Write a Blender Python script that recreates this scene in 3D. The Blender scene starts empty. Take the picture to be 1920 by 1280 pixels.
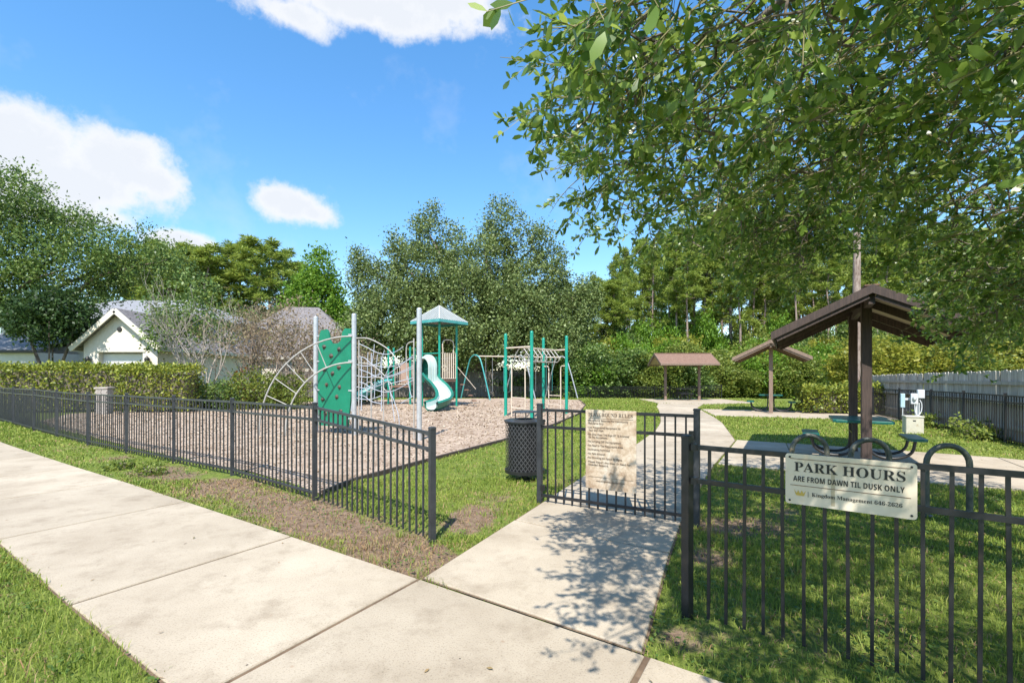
import bpy, math, random
import numpy as np
from mathutils import Vector, Matrix
R = math.radians
sc = bpy.context.scene
col = sc.collection

# ------------------------------------------------------------------ camera
EYE = 1.6
cd = bpy.data.cameras.new('camera'); cam = bpy.data.objects.new('camera', cd); col.objects.link(cam)
cam.location = (0, 0, EYE); cam.rotation_euler = (R(90), 0, 0)
cd.sensor_width = 36; cd.lens = 36 * 900 / 1920; cd.shift_y = 64 / 1920
cd.clip_start = .05; cd.clip_end = 3000
sc.camera = cam

# ------------------------------------------------------------------ sun, sky, exposure
SUN_EL = 55.0
SDX, SDY = .153, .988                      # ground direction in which shadows fall
ld = bpy.data.lights.new('sun', 'SUN'); ld.energy = 4.0; ld.angle = R(.53); ld.color = (1, .955, .88)
sun = bpy.data.objects.new('sun', ld); col.objects.link(sun)
ce, se = math.cos(R(SUN_EL)), math.sin(R(SUN_EL))
sun.rotation_euler = Vector((SDX * ce, SDY * ce, -se)).to_track_quat('-Z', 'Y').to_euler()
sun.location = (-3, -20, 30)
vs = sc.view_settings
vs.view_transform = 'Standard'; vs.look = 'None'; vs.gamma = 1; vs.use_curve_mapping = False
vs.exposure = 1.05

def az_el(px, py):
    d = Vector(((px - 960) / 900, 1, (704 - py) / 900)).normalized()
    return math.atan2(d.x, d.y), math.asin(d.z)

def build_world():
    w = bpy.data.worlds.new('World'); sc.world = w; w.use_nodes = True
    nt = w.node_tree; N = nt.nodes; L = nt.links
    for n in list(N): N.remove(n)
    out = N.new('ShaderNodeOutputWorld'); bg = N.new('ShaderNodeBackground')
    bg.inputs['Strength'].default_value = .12
    sky = N.new('ShaderNodeTexSky'); sky.sky_type = 'NISHITA'; sky.sun_disc = False
    sky.sun_elevation = R(SUN_EL); sky.sun_rotation = math.atan2(-SDX, -SDY)
    sky.air_density = 1.0; sky.dust_density = .2; sky.ozone_density = 2.0
    tc = N.new('ShaderNodeTexCoord')
    nrm = N.new('ShaderNodeVectorMath'); nrm.operation = 'NORMALIZE'; L.new(tc.outputs['Generated'], nrm.inputs[0])
    sep = N.new('ShaderNodeSeparateXYZ'); L.new(nrm.outputs[0], sep.inputs[0])
    def m(op, a, b=None, c=None, clamp=False):
        n = N.new('ShaderNodeMath'); n.operation = op; n.use_clamp = clamp
        for i, v in enumerate((a, b, c)):
            if v is None: continue
            if isinstance(v, (int, float)): n.inputs[i].default_value = v
            else: L.new(v, n.inputs[i])
        return n.outputs[0]
    az = m('ARCTAN2', sep.outputs[0], sep.outputs[1]); el = m('ARCSINE', sep.outputs[2])
    comb = N.new('ShaderNodeCombineXYZ'); L.new(az, comb.inputs[0]); L.new(el, comb.inputs[1])
    def noise(scale, detail, rough, dim='3D'):
        n = N.new('ShaderNodeTexNoise'); n.inputs['Scale'].default_value = scale
        n.inputs['Detail'].default_value = detail; n.inputs['Roughness'].default_value = rough
        L.new(nrm.outputs[0], n.inputs['Vector']); return n.outputs['Fac']
    n1 = noise(7, 7, .62); n2 = noise(26, 7, .68)
    cl = []
    def c(px, py, rx, ry):
        a, e = az_el(px, py); a2, _ = az_el(px + rx, py); _, e2 = az_el(px, py - ry)
        cl.append((a, e, abs(a2 - a), abs(e2 - e)))
    c(40, 275, 170, 80); c(215, 300, 120, 62); c(150, 345, 185, 70); c(265, 335, 100, 50); c(-40, 250, 170, 90); c(90, 385, 215, 42)
    c(545, 382, 84, 40); c(515, 375, 52, 32); c(585, 398, 52, 28)
    c(340, 452, 80, 24); c(380, 462, 40, 16)
    c(680, 12, 250, 50); c(540, 22, 110, 44); c(810, 2, 130, 50); c(540, -60, 300, 70)
    rs = random.Random(5)
    for k in range(13):                                     # the same scattered cumulus all round, outside the frame
        a = R(62 + k * 18.5 + rs.uniform(-6, 6)); e = R(rs.uniform(9, 46)); r = R(rs.uniform(5, 11))
        cl.append((a if a < math.pi else a - 2 * math.pi, e, r, r * .5))
        cl.append(((a if a < math.pi else a - 2 * math.pi) + r * .6, e + r * .12, r * .7, r * .34))
    best = None; bestv = None
    for a, e, ra, re in cl:
        s = N.new('ShaderNodeVectorMath'); s.operation = 'SUBTRACT'; L.new(comb.outputs[0], s.inputs[0]); s.inputs[1].default_value = (a, e, 0)
        q = N.new('ShaderNodeVectorMath'); q.operation = 'MULTIPLY'; L.new(s.outputs[0], q.inputs[0]); q.inputs[1].default_value = (1 / ra, 1 / re, 0)
        ln = N.new('ShaderNodeVectorMath'); ln.operation = 'LENGTH'; L.new(q.outputs[0], ln.inputs[0])
        best = ln.outputs['Value'] if best is None else m('SMOOTH_MIN', best, ln.outputs['Value'], .25)
    d = m('ADD', best, m('MULTIPLY', m('SUBTRACT', n1, .5), 2.1))
    d = m('ADD', d, m('MULTIPLY', m('SUBTRACT', n2, .5), .8))
    mr = N.new('ShaderNodeMapRange'); mr.interpolation_type = 'SMOOTHSTEP'
    mr.inputs['From Min'].default_value = 1.18; mr.inputs['From Max'].default_value = .6
    L.new(d, mr.inputs['Value'])
    cov = m('MULTIPLY', mr.outputs[0], .97)
    # thin high wisps
    n3 = noise(3.2, 6, .6)
    wr = N.new('ShaderNodeMapRange'); wr.inputs['From Min'].default_value = .56; wr.inputs['From Max'].default_value = .85; wr.inputs['To Max'].default_value = .4
    L.new(n3, wr.inputs['Value'])
    cov = m('MAXIMUM', cov, wr.outputs[0])
    # cloud tone: white, greyer where the cloud is thick
    core = N.new('ShaderNodeMapRange'); core.inputs['From Min'].default_value = .95; core.inputs['From Max'].default_value = .3
    L.new(m('ADD', d, m('MULTIPLY', m('SUBTRACT', n2, .5), .9)), core.inputs['Value'])
    cr = N.new('ShaderNodeMix'); cr.data_type = 'RGBA'
    cr.inputs['A'].default_value = (4.05, 4.1, 4.2, 1); cr.inputs['B'].default_value = (3.55, 3.7, 3.95, 1)
    L.new(core.outputs[0], cr.inputs['Factor'])
    hs = N.new('ShaderNodeHueSaturation'); hs.inputs['Saturation'].default_value = 1.42; hs.inputs['Value'].default_value = 1.55
    gm = N.new('ShaderNodeGamma'); gm.inputs['Gamma'].default_value = .8; L.new(sky.outputs[0], gm.inputs['Color']); L.new(gm.outputs[0], hs.inputs['Color'])
    mx = N.new('ShaderNodeMix'); mx.data_type = 'RGBA'
    L.new(cov, mx.inputs['Factor']); L.new(hs.outputs[0], mx.inputs['A']); L.new(cr.outputs['Result'], mx.inputs['B'])
    L.new(mx.outputs['Result'], bg.inputs['Color']); L.new(bg.outputs[0], out.inputs['Surface'])
build_world()
sc.cycles.use_denoising = True
sc.cycles.max_bounces = 4; sc.cycles.diffuse_bounces = 2; sc.cycles.glossy_bounces = 2
sc.cycles.transparent_max_bounces = 4; sc.cycles.transmission_bounces = 3
sc.cycles.caustics_reflective = False; sc.cycles.caustics_refractive = False

# ------------------------------------------------------------------ helpers
def G(px, py, z=0.0):
    """point of the level z where the photograph's pixel lands"""
    y = (EYE - z) * 900 / (py - 704); return Vector(((px - 960) / 900 * y, y, z))
def gz(x, y):
    """the lawn is level and falls away a little towards the woods"""
    t = np.clip((np.asarray(y, float) - 33) / 9, 0, 1); return -.55 * t * t * (3 - 2 * t)

def node_mat(name):
    m = bpy.data.materials.new(name); m.use_nodes = True
    nt = m.node_tree; b = nt.nodes['Principled BSDF']; return m, nt, b
def pbr(name, c1, c2=None, rough=.6, metal=0., scale=6., detail=5., bump=0., bscale=80., spec=.5, c3=None, s3=40., stretch=None, ramp=(.35, .65), rvar=0.):
    m, nt, b = node_mat(name); N = nt.nodes; L = nt.links
    b.inputs['Roughness'].default_value = rough; b.inputs['Metallic'].default_value = metal
    b.inputs['Specular IOR Level'].default_value = spec
    tc = N.new('ShaderNodeTexCoord'); oi = N.new('ShaderNodeObjectInfo')
    ml = N.new('ShaderNodeMath'); ml.operation = 'MULTIPLY'; ml.inputs[1].default_value = 37; L.new(oi.outputs['Random'], ml.inputs[0])
    vec = tc.outputs['Object']
    if stretch:
        mp = N.new('ShaderNodeMapping'); mp.inputs['Scale'].default_value = stretch; L.new(vec, mp.inputs['Vector']); vec = mp.outputs[0]
    def nz(s, det=detail, ro=.6):
        n = N.new('ShaderNodeTexNoise'); n.noise_dimensions = '4D'; n.inputs['Scale'].default_value = s
        n.inputs['Detail'].default_value = det; n.inputs['Roughness'].default_value = ro
        L.new(vec, n.inputs['Vector']); L.new(ml.outputs[0], n.inputs['W']); return n.outputs['Fac']
    colr = None
    if c2:
        r = N.new('ShaderNodeValToRGB'); r.color_ramp.elements[0].position = ramp[0]; r.color_ramp.elements[1].position = ramp[1]
        r.color_ramp.elements[0].color = (*c1, 1); r.color_ramp.elements[1].color = (*c2, 1)
        L.new(nz(scale), r.inputs[0]); colr = r.outputs[0]
        if c3:
            r3 = N.new('ShaderNodeValToRGB'); r3.color_ramp.elements[0].position = .55; r3.color_ramp.elements[1].position = .72
            L.new(nz(s3, 3), r3.inputs[0])
            mx = N.new('ShaderNodeMix'); mx.data_type = 'RGBA'; mx.inputs['B'].default_value = (*c3, 1)
            L.new(r3.outputs[0], mx.inputs['Factor']); L.new(colr, mx.inputs['A']); colr = mx.outputs['Result']
        if rvar:
            hs = N.new('ShaderNodeHueSaturation'); mr = N.new('ShaderNodeMapRange')
            mr.inputs['To Min'].default_value = 1 - rvar; mr.inputs['To Max'].default_value = 1 + rvar
            L.new(oi.outputs['Random'], mr.inputs[0]); L.new(mr.outputs[0], hs.inputs['Value']); L.new(colr, hs.inputs['Color']); colr = hs.outputs[0]
        L.new(colr, b.inputs['Base Color'])
    else:
        b.inputs['Base Color'].default_value = (*c1, 1)
    if bump:
        bp = N.new('ShaderNodeBump'); bp.inputs['Strength'].default_value = bump; bp.inputs['Distance'].default_value = .01
        L.new(nz(bscale, 4), bp.inputs['Height']); L.new(bp.outputs[0], b.inputs['Normal'])
    return m
def leafmat(name, cols, rough=.5, trans=.35, spec=.4, patch=0.):
    """leaves: each leaf takes its own colour from the ramp"""
    m, nt, b = node_mat(name); N = nt.nodes; L = nt.links
    ge = N.new('ShaderNodeNewGeometry'); r = N.new('ShaderNodeValToRGB')
    e = r.color_ramp.elements
    while len(e) < len(cols): e.new(.5)
    for i, c in enumerate(cols): e[i].position = i / (len(cols) - 1); e[i].color = (*c, 1)
    if patch:      # neighbouring blades share a tone, so the turf is patchy
        nz = N.new('ShaderNodeTexNoise'); nz.inputs['Scale'].default_value = 1.6; nz.inputs['Detail'].default_value = 4; L.new(ge.outputs['Position'], nz.inputs['Vector'])
        m1 = N.new('ShaderNodeMath'); m1.operation = 'MULTIPLY_ADD'; m1.inputs[1].default_value = 2.6; m1.inputs[2].default_value = -.8; L.new(nz.outputs['Fac'], m1.inputs[0])
        m2 = N.new('ShaderNodeMix'); m2.data_type = 'FLOAT'; m2.inputs['Factor'].default_value = patch; L.new(ge.outputs['Random Per Island'], m2.inputs['A']); L.new(m1.outputs[0], m2.inputs['B']); L.new(m2.outputs['Result'], r.inputs[0])
    else: L.new(ge.outputs['Random Per Island'], r.inputs[0])
    L.new(r.outputs[0], b.inputs['Base Color']); b.inputs['Roughness'].default_value = rough; b.inputs['Specular IOR Level'].default_value = spec
    tr = N.new('ShaderNodeBsdfTranslucent'); hs = N.new('ShaderNodeHueSaturation'); hs.inputs['Value'].default_value = 1.5; hs.inputs['Hue'].default_value = .485
    L.new(r.outputs[0], hs.inputs['Color']); L.new(hs.outputs[0], tr.inputs['Color'])
    mx = N.new('ShaderNodeMixShader'); mx.inputs[0].default_value = trans
    L.new(b.outputs[0], mx.inputs[1]); L.new(tr.outputs[0], mx.inputs[2])
    L.new(mx.outputs[0], N['Material Output'].inputs['Surface'])
    return m

def mesh_np(name, V, F):
    me = bpy.data.meshes.new(name); V = np.asarray(V, np.float32); F = np.asarray(F, np.int32); k = F.shape[1]
    me.vertices.add(len(V)); me.vertices.foreach_set('co', V.ravel())
    me.loops.add(F.size); me.loops.foreach_set('vertex_index', F.ravel())
    me.polygons.add(len(F)); me.polygons.foreach_set('loop_start', np.arange(len(F), dtype=np.int32) * k)
    me.update(calc_edges=True); return me
def link(name, me, mat=None, parent=None, loc=None, rot=None):
    o = bpy.data.objects.new(name, me); col.objects.link(o)
    if mat is not None and me is not None and not me.materials: me.materials.append(mat)
    if parent: o.parent = parent
    if loc is not None: o.location = loc
    if rot is not None: o.rotation_euler = rot
    return o
def tag(o, label=None, cat=None, group=None, kind=None):
    if label: o['label'] = label
    if cat: o['category'] = cat
    if group: o['group'] = group
    if kind: o['kind'] = kind
    return o
def thing(name, label, cat, loc=(0, 0, 0), rz=0, group=None):
    o = bpy.data.objects.new(name, None); col.objects.link(o); o.location = loc; o.rotation_euler = (0, 0, rz); o.empty_display_size = .2
    return tag(o, label, cat, group)

class MB:
    def __init__(s): s.v = []; s.f = []
    def add(s, v, f):
        o = len(s.v); s.v += [tuple(p) for p in v]; s.f += [tuple(i + o for i in q) for q in f]; return s
    def box(s, c, d, rz=0, rx=0, ry=0, ch=0.):
        M = Matrix.Translation(c) @ Matrix.Rotation(rz, 4, 'Z') @ Matrix.Rotation(ry, 4, 'Y') @ Matrix.Rotation(rx, 4, 'X')
        x, y, z = d[0] / 2, d[1] / 2, d[2] / 2
        if ch:
            pr = [(-x + ch, -y), (x - ch, -y), (x, -y + ch), (x, y - ch), (x - ch, y), (-x + ch, y), (-x, y - ch), (-x, -y + ch)]
            k = 8
            v = [M @ Vector((a * (1 - 0), b, -z)) for a, b in pr] + [M @ Vector((a, b, z - ch)) for a, b in pr] + [M @ Vector((a * (1 - ch / x), b * (1 - ch / y), z)) for a, b in pr]
            f = [tuple(range(k - 1, -1, -1)), tuple(range(2 * k, 3 * k))]
            for j in (0, k):
                f += [(j + i, j + (i + 1) % k, j + k + (i + 1) % k, j + k + i) for i in range(k)]
            return s.add(v, f)
        v = [M @ Vector(p) for p in ((-x, -y, -z), (x, -y, -z), (x, y, -z), (-x, y, -z), (-x, -y, z), (x, -y, z), (x, y, z), (-x, y, z))]
        return s.add(v, [(3, 2, 1, 0), (4, 5, 6, 7), (0, 1, 5, 4), (1, 2, 6, 5), (2, 3, 7, 6), (3, 0, 4, 7)])
    def beam(s, p, q, w, h):
        """rectangular bar from p to q, w across, h upright"""
        p, q = Vector(p), Vector(q); d = (q - p).normalized()
        up = Vector((0, 0, 1)) if abs(d.z) < .95 else Vector((0, 1, 0))
        a = d.cross(up).normalized() * (w / 2); b = a.cross(d).normalized() * (h / 2)
        v = [p - a - b, p + a - b, p + a + b, p - a + b, q - a - b, q + a - b, q + a + b, q - a + b]
        return s.add(v, [(0, 1, 2, 3), (7, 6, 5, 4), (4, 5, 1, 0), (5, 6, 2, 1), (6, 7, 3, 2), (7, 4, 0, 3)])
    def tube(s, pts, r, n=8, cap=True):
        pts = [Vector(p) for p in pts]; k = len(pts)
        rr = r if isinstance(r, (list, tuple, np.ndarray)) else [r] * k
        o = len(s.v); prev = None; vs_ = []
        for i, p in enumerate(pts):
            t = (pts[min(i + 1, k - 1)] - pts[max(i - 1, 0)])
            t = t.normalized() if t.length > 1e-9 else Vector((0, 0, 1))
            if prev is None:
                a = t.orthogonal().normalized()
            else:
                a = prev - t * prev.dot(t); a = a.normalized() if a.length > 1e-6 else t.orthogonal().normalized()
            prev = a; b = t.cross(a)
            for j in range(n):
                g = 2 * math.pi * j / n; vs_.append(p + (a * math.cos(g) + b * math.sin(g)) * rr[i])
        f = []
        for i in range(k - 1):
            for j in range(n):
                j2 = (j + 1) % n; f.append((i * n + j, i * n + j2, (i + 1) * n + j2, (i + 1) * n + j))
        if cap:
            f.append(tuple(range(n - 1, -1, -1))); f.append(tuple((k - 1) * n + j for j in range(n)))
        return s.add(vs_, f)
    def lathe(s, prof, n=24, c=(0, 0, 0)):
        v = []; k = len(prof)
        for r, z in prof:
            for j in range(n):
                a = 2 * math.pi * j / n; v.append((c[0] + r * math.cos(a), c[1] + r * math.sin(a), c[2] + z))
        f = [(i * n + j, i * n + (j + 1) % n, (i + 1) * n + (j + 1) % n, (i + 1) * n + j) for i in range(k - 1) for j in range(n)]
        return s.add(v, f)
    def prism(s, poly, z0, z1, inset=0.):
        """upright prism over a 2-D outline; inset gives a small chamfer round the top"""
        n = len(poly); v = [(x, y, z0) for x, y in poly]
        if inset:
            cx = sum(p[0] for p in poly) / n; cy = sum(p[1] for p in poly) / n
            v += [(x, y, z1 - inset) for x, y in poly]
            for x, y in poly:
                d = math.hypot(x - cx, y - cy); k = 1 - inset / max(d, .01); v.append((cx + (x - cx) * k, cy + (y - cy) * k, z1))
            f = [tuple(range(n - 1, -1, -1)), tuple(range(2 * n, 3 * n))]
            for j in (0, n): f += [(j + i, j + (i + 1) % n, j + n + (i + 1) % n, j + n + i) for i in range(n)]
        else:
            v += [(x, y, z1) for x, y in poly]
            f = [tuple(range(n - 1, -1, -1)), tuple(range(n, 2 * n))] + [(i, (i + 1) % n, n + (i + 1) % n, n + i) for i in range(n)]
        return s.add(v, f)
    def mesh(s, name, smooth=None):
        me = bpy.data.meshes.new(name); me.from_pydata(s.v, [], s.f); me.update()
        if smooth is not None:
            me.polygons.foreach_set('use_smooth', [True] * len(me.polygons)); me.set_sharp_from_angle(angle=R(smooth))
        return me
    def build(s, name, mat, parent=None, smooth=None, loc=None, rot=None):
        return link(name, s.mesh(name, smooth), mat, parent, loc, rot)
def spline(pts, n=8):
    """Catmull-Rom through points"""
    P = [Vector(p) for p in pts]; P = [P[0] * 2 - P[1]] + P + [P[-1] * 2 - P[-2]]; o = []
    for i in range(1, len(P) - 2):
        for k in range(n):
            t = k / n; a, b, c, d = P[i - 1], P[i], P[i + 1], P[i + 2]
            o.append(.5 * ((2 * b) + (c - a) * t + (2 * a - 5 * b + 4 * c - d) * t * t + (3 * b - a - 3 * c + d) * t ** 3))
    o.append(P[-2]); return o

# ------------------------------------------------------------------ materials
M = {}
M['iron'] = pbr('fence_paint', (.011, .0115, .013), (.02, .02, .022), rough=.45, scale=9, bump=.05, bscale=120, c3=(.035, .025, .018), s3=14)
M['iron_grey'] = pbr('grey_fence_paint', (.024, .026, .03), (.044, .047, .052), rough=.42, scale=6, bump=.05, bscale=120)  # lighter grey version of the fence paint
M['black'] = pbr('black_steel', (.012, .012, .013), (.022, .022, .023), rough=.38, scale=12)
M['galv'] = pbr('galvanised_post', (.42, .43, .44), (.52, .53, .54), rough=.38, metal=.35, scale=8)
M['pole_grey'] = pbr('bike_loop_paint', (.05, .06, .052), (.11, .115, .095), rough=.5, scale=14, c3=(.2, .15, .09), s3=18)
M['tan'] = pbr('tan_pipe', (.58, .47, .36), (.66, .56, .45), rough=.4, scale=8)
M['cream_pipe'] = pbr('cream_pipe', (.33, .31, .28), (.41, .39, .355), rough=.4, scale=8)
M['rope'] = pbr('grey_blue_rope', (.34, .37, .43), (.44, .47, .52), rough=.7, scale=30)
M['green'] = pbr('green_plastic', (.004, .16, .085), (.007, .2, .11), rough=.38, scale=3)
M['green_post'] = pbr('green_post_paint', (.006, .23, .16), (.01, .3, .215), rough=.35, scale=3)
M['teal'] = pbr('teal_pipe', (.04, .26, .25), (.08, .34, .32), rough=.35, scale=3)
M['slide'] = pbr('pale_slide_plastic', (.43, .52, .48), (.52, .6, .56), rough=.3, scale=2)
M['slide_green'] = pbr('slide_side_plastic', (.012, .14, .1), (.018, .18, .125), rough=.35, scale=2)
M['white_plastic'] = pbr('white_plastic', (.4, .42, .41), (.47, .48, .47), rough=.35, scale=2)
M['deck'] = pbr('brown_deck', (.16, .08, .05), (.22, .12, .08), rough=.6, scale=5)
M['table_green'] = pbr('green_table_coating', (.006, .085, .07), (.012, .125, .1), rough=.33, scale=12, bump=.1, bscale=60)
M['post_brown'] = pbr('dark_brown_wood', (.04, .027, .022), (.08, .052, .042), rough=.7, scale=7, stretch=(6, 6, .6), bump=.25, bscale=16)  # darker version of the shelter wood, for the nearest shelter
M['post_light'] = pbr('pale_brown_wood', (.16, .105, .075), (.25, .175, .13), rough=.75, scale=7, stretch=(6, 6, .6), bump=.25, bscale=16)  # lighter version of the shelter wood, for the two farther shelters
M['shingle'] = pbr('brown_shingle', (.15, .085, .058), (.25, .155, .112), rough=.9, scale=16, bump=.4, bscale=30)
M['ply'] = pbr('plywood_soffit', (.36, .3, .2), (.46, .39, .27), rough=.8, scale=4, stretch=(1, 6, 1))
M['steel'] = pbr('grey_steel', (.3, .31, .33), (.38, .39, .41), rough=.45, metal=.4, scale=6)
M['util'] = pbr('beige_cabinet_paint', (.48, .45, .36), (.56, .53, .43), rough=.6, scale=4, c3=(.42, .36, .26), s3=7)
M['util_white'] = pbr('white_pvc', (.52, .54, .55), (.62, .63, .63), rough=.5, scale=4)
M['util_blue'] = pbr('pale_blue_paint', (.34, .48, .54), (.44, .57, .62), rough=.5, scale=4)
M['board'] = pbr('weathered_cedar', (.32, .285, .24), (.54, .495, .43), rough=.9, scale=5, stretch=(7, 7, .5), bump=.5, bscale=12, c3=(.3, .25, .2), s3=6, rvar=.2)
M['stucco'] = pbr('white_stucco', (.68, .61, .5), (.74, .67, .57), rough=.9, scale=5, bump=.25, bscale=60)
M['stucco_grey'] = pbr('grey_white_stucco', (.64, .64, .63), (.7, .7, .69), rough=.9, scale=5, bump=.25, bscale=60)
M['trim'] = pbr('cream_trim', (.62, .57, .47), (.68, .63, .53), rough=.6, scale=4)
M['garage'] = pbr('cream_garage_door', (.7, .67, .61), (.75, .72, .66), rough=.5, scale=4)
M['roof_pale'] = pbr('pale_grey_shingle', (.17, .175, .19), (.27, .275, .29), rough=.9, scale=9, bump=.5, bscale=24)
M['roof_grey'] = pbr('grey_shingle', (.12, .11, .11), (.22, .2, .2), rough=.9, scale=7, bump=.5, bscale=20)
M['dark_trim'] = pbr('dark_trim', (.02, .02, .022), (.035, .033, .03), rough=.5, scale=5)
M['glass'] = pbr('window_glass', (.03, .04, .05), rough=.05, spec=.8)
M['bark'] = pbr('oak_bark', (.09, .07, .055), (.2, .165, .135), rough=.95, scale=9, stretch=(3, 3, .7), bump=.8, bscale=14)
M['bark_pine'] = pbr('pine_bark', (.15, .1, .08), (.34, .27, .23), rough=.95, scale=5, stretch=(3, 3, .8), bump=.6, bscale=10)
M['bark_pale'] = pbr('pale_smooth_bark', (.27, .23, .19), (.42, .37, .31), rough=.8, scale=6, stretch=(2, 2, .6))
M['twig'] = pbr('dry_tan_twig', (.22, .165, .12), (.34, .27, .21), rough=.9, scale=3)
M['twig_green'] = pbr('young_twig', (.15, .14, .06), (.25, .22, .1), rough=.7, scale=6)
M['sign_ink'] = pbr('black_ink', (.015, .015, .015), rough=.5)
M['sign_ink_brown'] = pbr('faded_ink', (.05, .035, .025), (.11, .08, .055), rough=.6, scale=9)
M['sign_line'] = pbr('brown_line_ink', (.17, .09, .05), rough=.5)
M['gold'] = pbr('gold_ink', (.5, .33, .06), (.6, .42, .1), rough=.4, scale=20)
M['brick_white'] = pbr('whitewashed_brick', (.34, .3, .26), (.44, .4, .36), rough=.9, scale=10, c3=(.36, .28, .24), s3=9)
M['edging'] = pbr('dark_plastic_edging', (.05, .035, .028), (.085, .06, .045), rough=.8, scale=8)

def concrete():
    m, nt, b = node_mat('concrete'); N = nt.nodes; L = nt.links
    ge = N.new('ShaderNodeNewGeometry'); P = ge.outputs['Position']
    def nz(s, d=6, ro=.6):
        n = N.new('ShaderNodeTexNoise'); n.inputs['Scale'].default_value = s; n.inputs['Detail'].default_value = d; n.inputs['Roughness'].default_value = ro
        L.new(P, n.inputs['Vector']); return n.outputs['Fac']
    def ramp(f, p0, p1, c0, c1):
        r = N.new('ShaderNodeValToRGB'); e = r.color_ramp.elements; e[0].position = p0; e[1].position = p1; e[0].color = (*c0, 1); e[1].color = (*c1, 1)
        L.new(f, r.inputs[0]); return r.outputs[0]
    def mix(f, a, b_, typ='MIX'):
        x = N.new('ShaderNodeMix'); x.data_type = 'RGBA'; x.blend_type = typ
        if isinstance(f, float): x.inputs['Factor'].default_value = f
        else: L.new(f, x.inputs['Factor'])
        for k, v in (('A', a), ('B', b_)):
            if isinstance(v, tuple): x.inputs[k].default_value = (*v, 1)
            else: L.new(v, x.inputs[k])
        return x.outputs['Result']
    base = ramp(nz(.9, 7), .34, .66, (.335, .277, .203), (.445, .378, .286))
    stain = ramp(nz(2.6, 7, .76), .5, .74, (0, 0, 0), (1, 1, 1))
    sm = N.new('ShaderNodeMath'); sm.operation = 'MULTIPLY'; sm.inputs[1].default_value = .6; L.new(stain, sm.inputs[0])
    c = mix(sm.outputs[0], base, (.195, .15, .1))
    rust = ramp(nz(5.5, 3, .5), .735, .78, (0, 0, 0), (.5, .5, .5))
    c = mix(rust, c, (.26, .14, .07))
    speck = ramp(nz(95, 2, .6), .28, .46, (.72, .7, .68), (1.05, 1.05, 1.05))
    c = mix(1.0, c, speck, 'MULTIPLY')
    vo = N.new('ShaderNodeTexVoronoi'); vo.inputs['Scale'].default_value = 4.2; L.new(P, vo.inputs['Vector'])
    dot = ramp(vo.outputs['Distance'], .022, .034, (1, 1, 1), (0, 0, 0)); c = mix(dot, c, (.07, .055, .045))
    oi = N.new('ShaderNodeObjectInfo'); mr = N.new('ShaderNodeMapRange'); mr.inputs['To Min'].default_value = .88; mr.inputs['To Max'].default_value = 1.06
    L.new(oi.outputs['Random'], mr.inputs[0]); hs = N.new('ShaderNodeHueSaturation'); L.new(mr.outputs[0], hs.inputs['Value']); L.new(c, hs.inputs['Color'])
    L.new(hs.outputs[0], b.inputs['Base Color']); b.inputs['Roughness'].default_value = .88; b.inputs['Specular IOR Level'].default_value = .25
    bp = N.new('ShaderNodeBump'); bp.inputs['Strength'].default_value = .35; bp.inputs['Distance'].default_value = .004
    ad = N.new('ShaderNodeMath'); ad.operation = 'ADD'; L.new(nz(120, 3), ad.inputs[0]); L.new(nz(14, 4), ad.inputs[1])
    L.new(ad.outputs[0], bp.inputs['Height']); L.new(bp.outputs[0], b.inputs['Normal'])
    return m
M['concrete'] = concrete()

def ground_mat():
    m, nt, b = node_mat('lawn_soil'); N = nt.nodes; L = nt.links
    ge = N.new('ShaderNodeNewGeometry'); P = ge.outputs['Position']
    def nz(s, d=6, ro=.65):
        n = N.new('ShaderNodeTexNoise'); n.inputs['Scale'].default_value = s; n.inputs['Detail'].default_value = d; n.inputs['Roughness'].default_value = ro
        L.new(P, n.inputs['Vector']); return n.outputs['Fac']
    def ramp(f, p0, p1, c0, c1):
        r = N.new('ShaderNodeValToRGB'); e = r.color_ramp.elements; e[0].position = p0; e[1].position = p1; e[0].color = (*c0, 1); e[1].color = (*c1, 1)
        L.new(f, r.inputs[0]); return r.outputs[0]
    gr = ramp(nz(7), .3, .7, (.085, .13, .022), (.2, .235, .05))
    dirt = ramp(nz(11), .3, .7, (.13, .085, .055), (.28, .2, .14))
    at = N.new('ShaderNodeAttribute'); at.attribute_name = 'bare'
    ad = N.new('ShaderNodeMath'); ad.operation = 'MULTIPLY_ADD'; ad.inputs[1].default_value = .7; L.new(nz(5), ad.inputs[0]); L.new(at.outputs['Fac'], ad.inputs[2])
    mk = ramp(ad.outputs[0], .68, .86, (0, 0, 0), (1, 1, 1))
    x = N.new('ShaderNodeMix'); x.data_type = 'RGBA'; L.new(mk, x.inputs['Factor']); L.new(gr, x.inputs['A']); L.new(dirt, x.inputs['B'])
    L.new(x.outputs['Result'], b.inputs['Base Color']); b.inputs['Roughness'].default_value = .95; b.inputs['Specular IOR Level'].default_value = .15
    bp = N.new('ShaderNodeBump'); bp.inputs['Strength'].default_value = .8; bp.inputs['Distance'].default_value = .03
    L.new(nz(40, 5), bp.inputs['Height']); L.new(bp.outputs[0], b.inputs['Normal'])
    return m
M['ground'] = ground_mat()
M['mulch'] = pbr('wood_mulch', (.26, .187, .13), (.435, .335, .25), rough=.95, scale=2.2, bump=.9, bscale=45, c3=(.19, .11, .07), s3=26)
M['grass'] = leafmat('grass_blade', [(.1, .165, .024), (.175, .245, .036), (.26, .31, .055), (.37, .36, .11)], rough=.55, trans=.3, spec=.25, patch=.45)
M['straw'] = leafmat('dry_grass_blade', [(.26, .19, .1), (.36, .27, .14), (.3, .17, .09)], rough=.8, trans=.2, spec=.1)
M['chip'] = leafmat('wood_chip', [(.15, .1, .065), (.28, .205, .14), (.41, .325, .24), (.56, .47, .37)], rough=.9, trans=0., spec=.1)
M['leaf_front'] = leafmat('oak_leaf', [(.06, .125, .02), (.105, .19, .032), (.17, .265, .045), (.29, .37, .08)], rough=.33, trans=.42, spec=.5)
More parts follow.
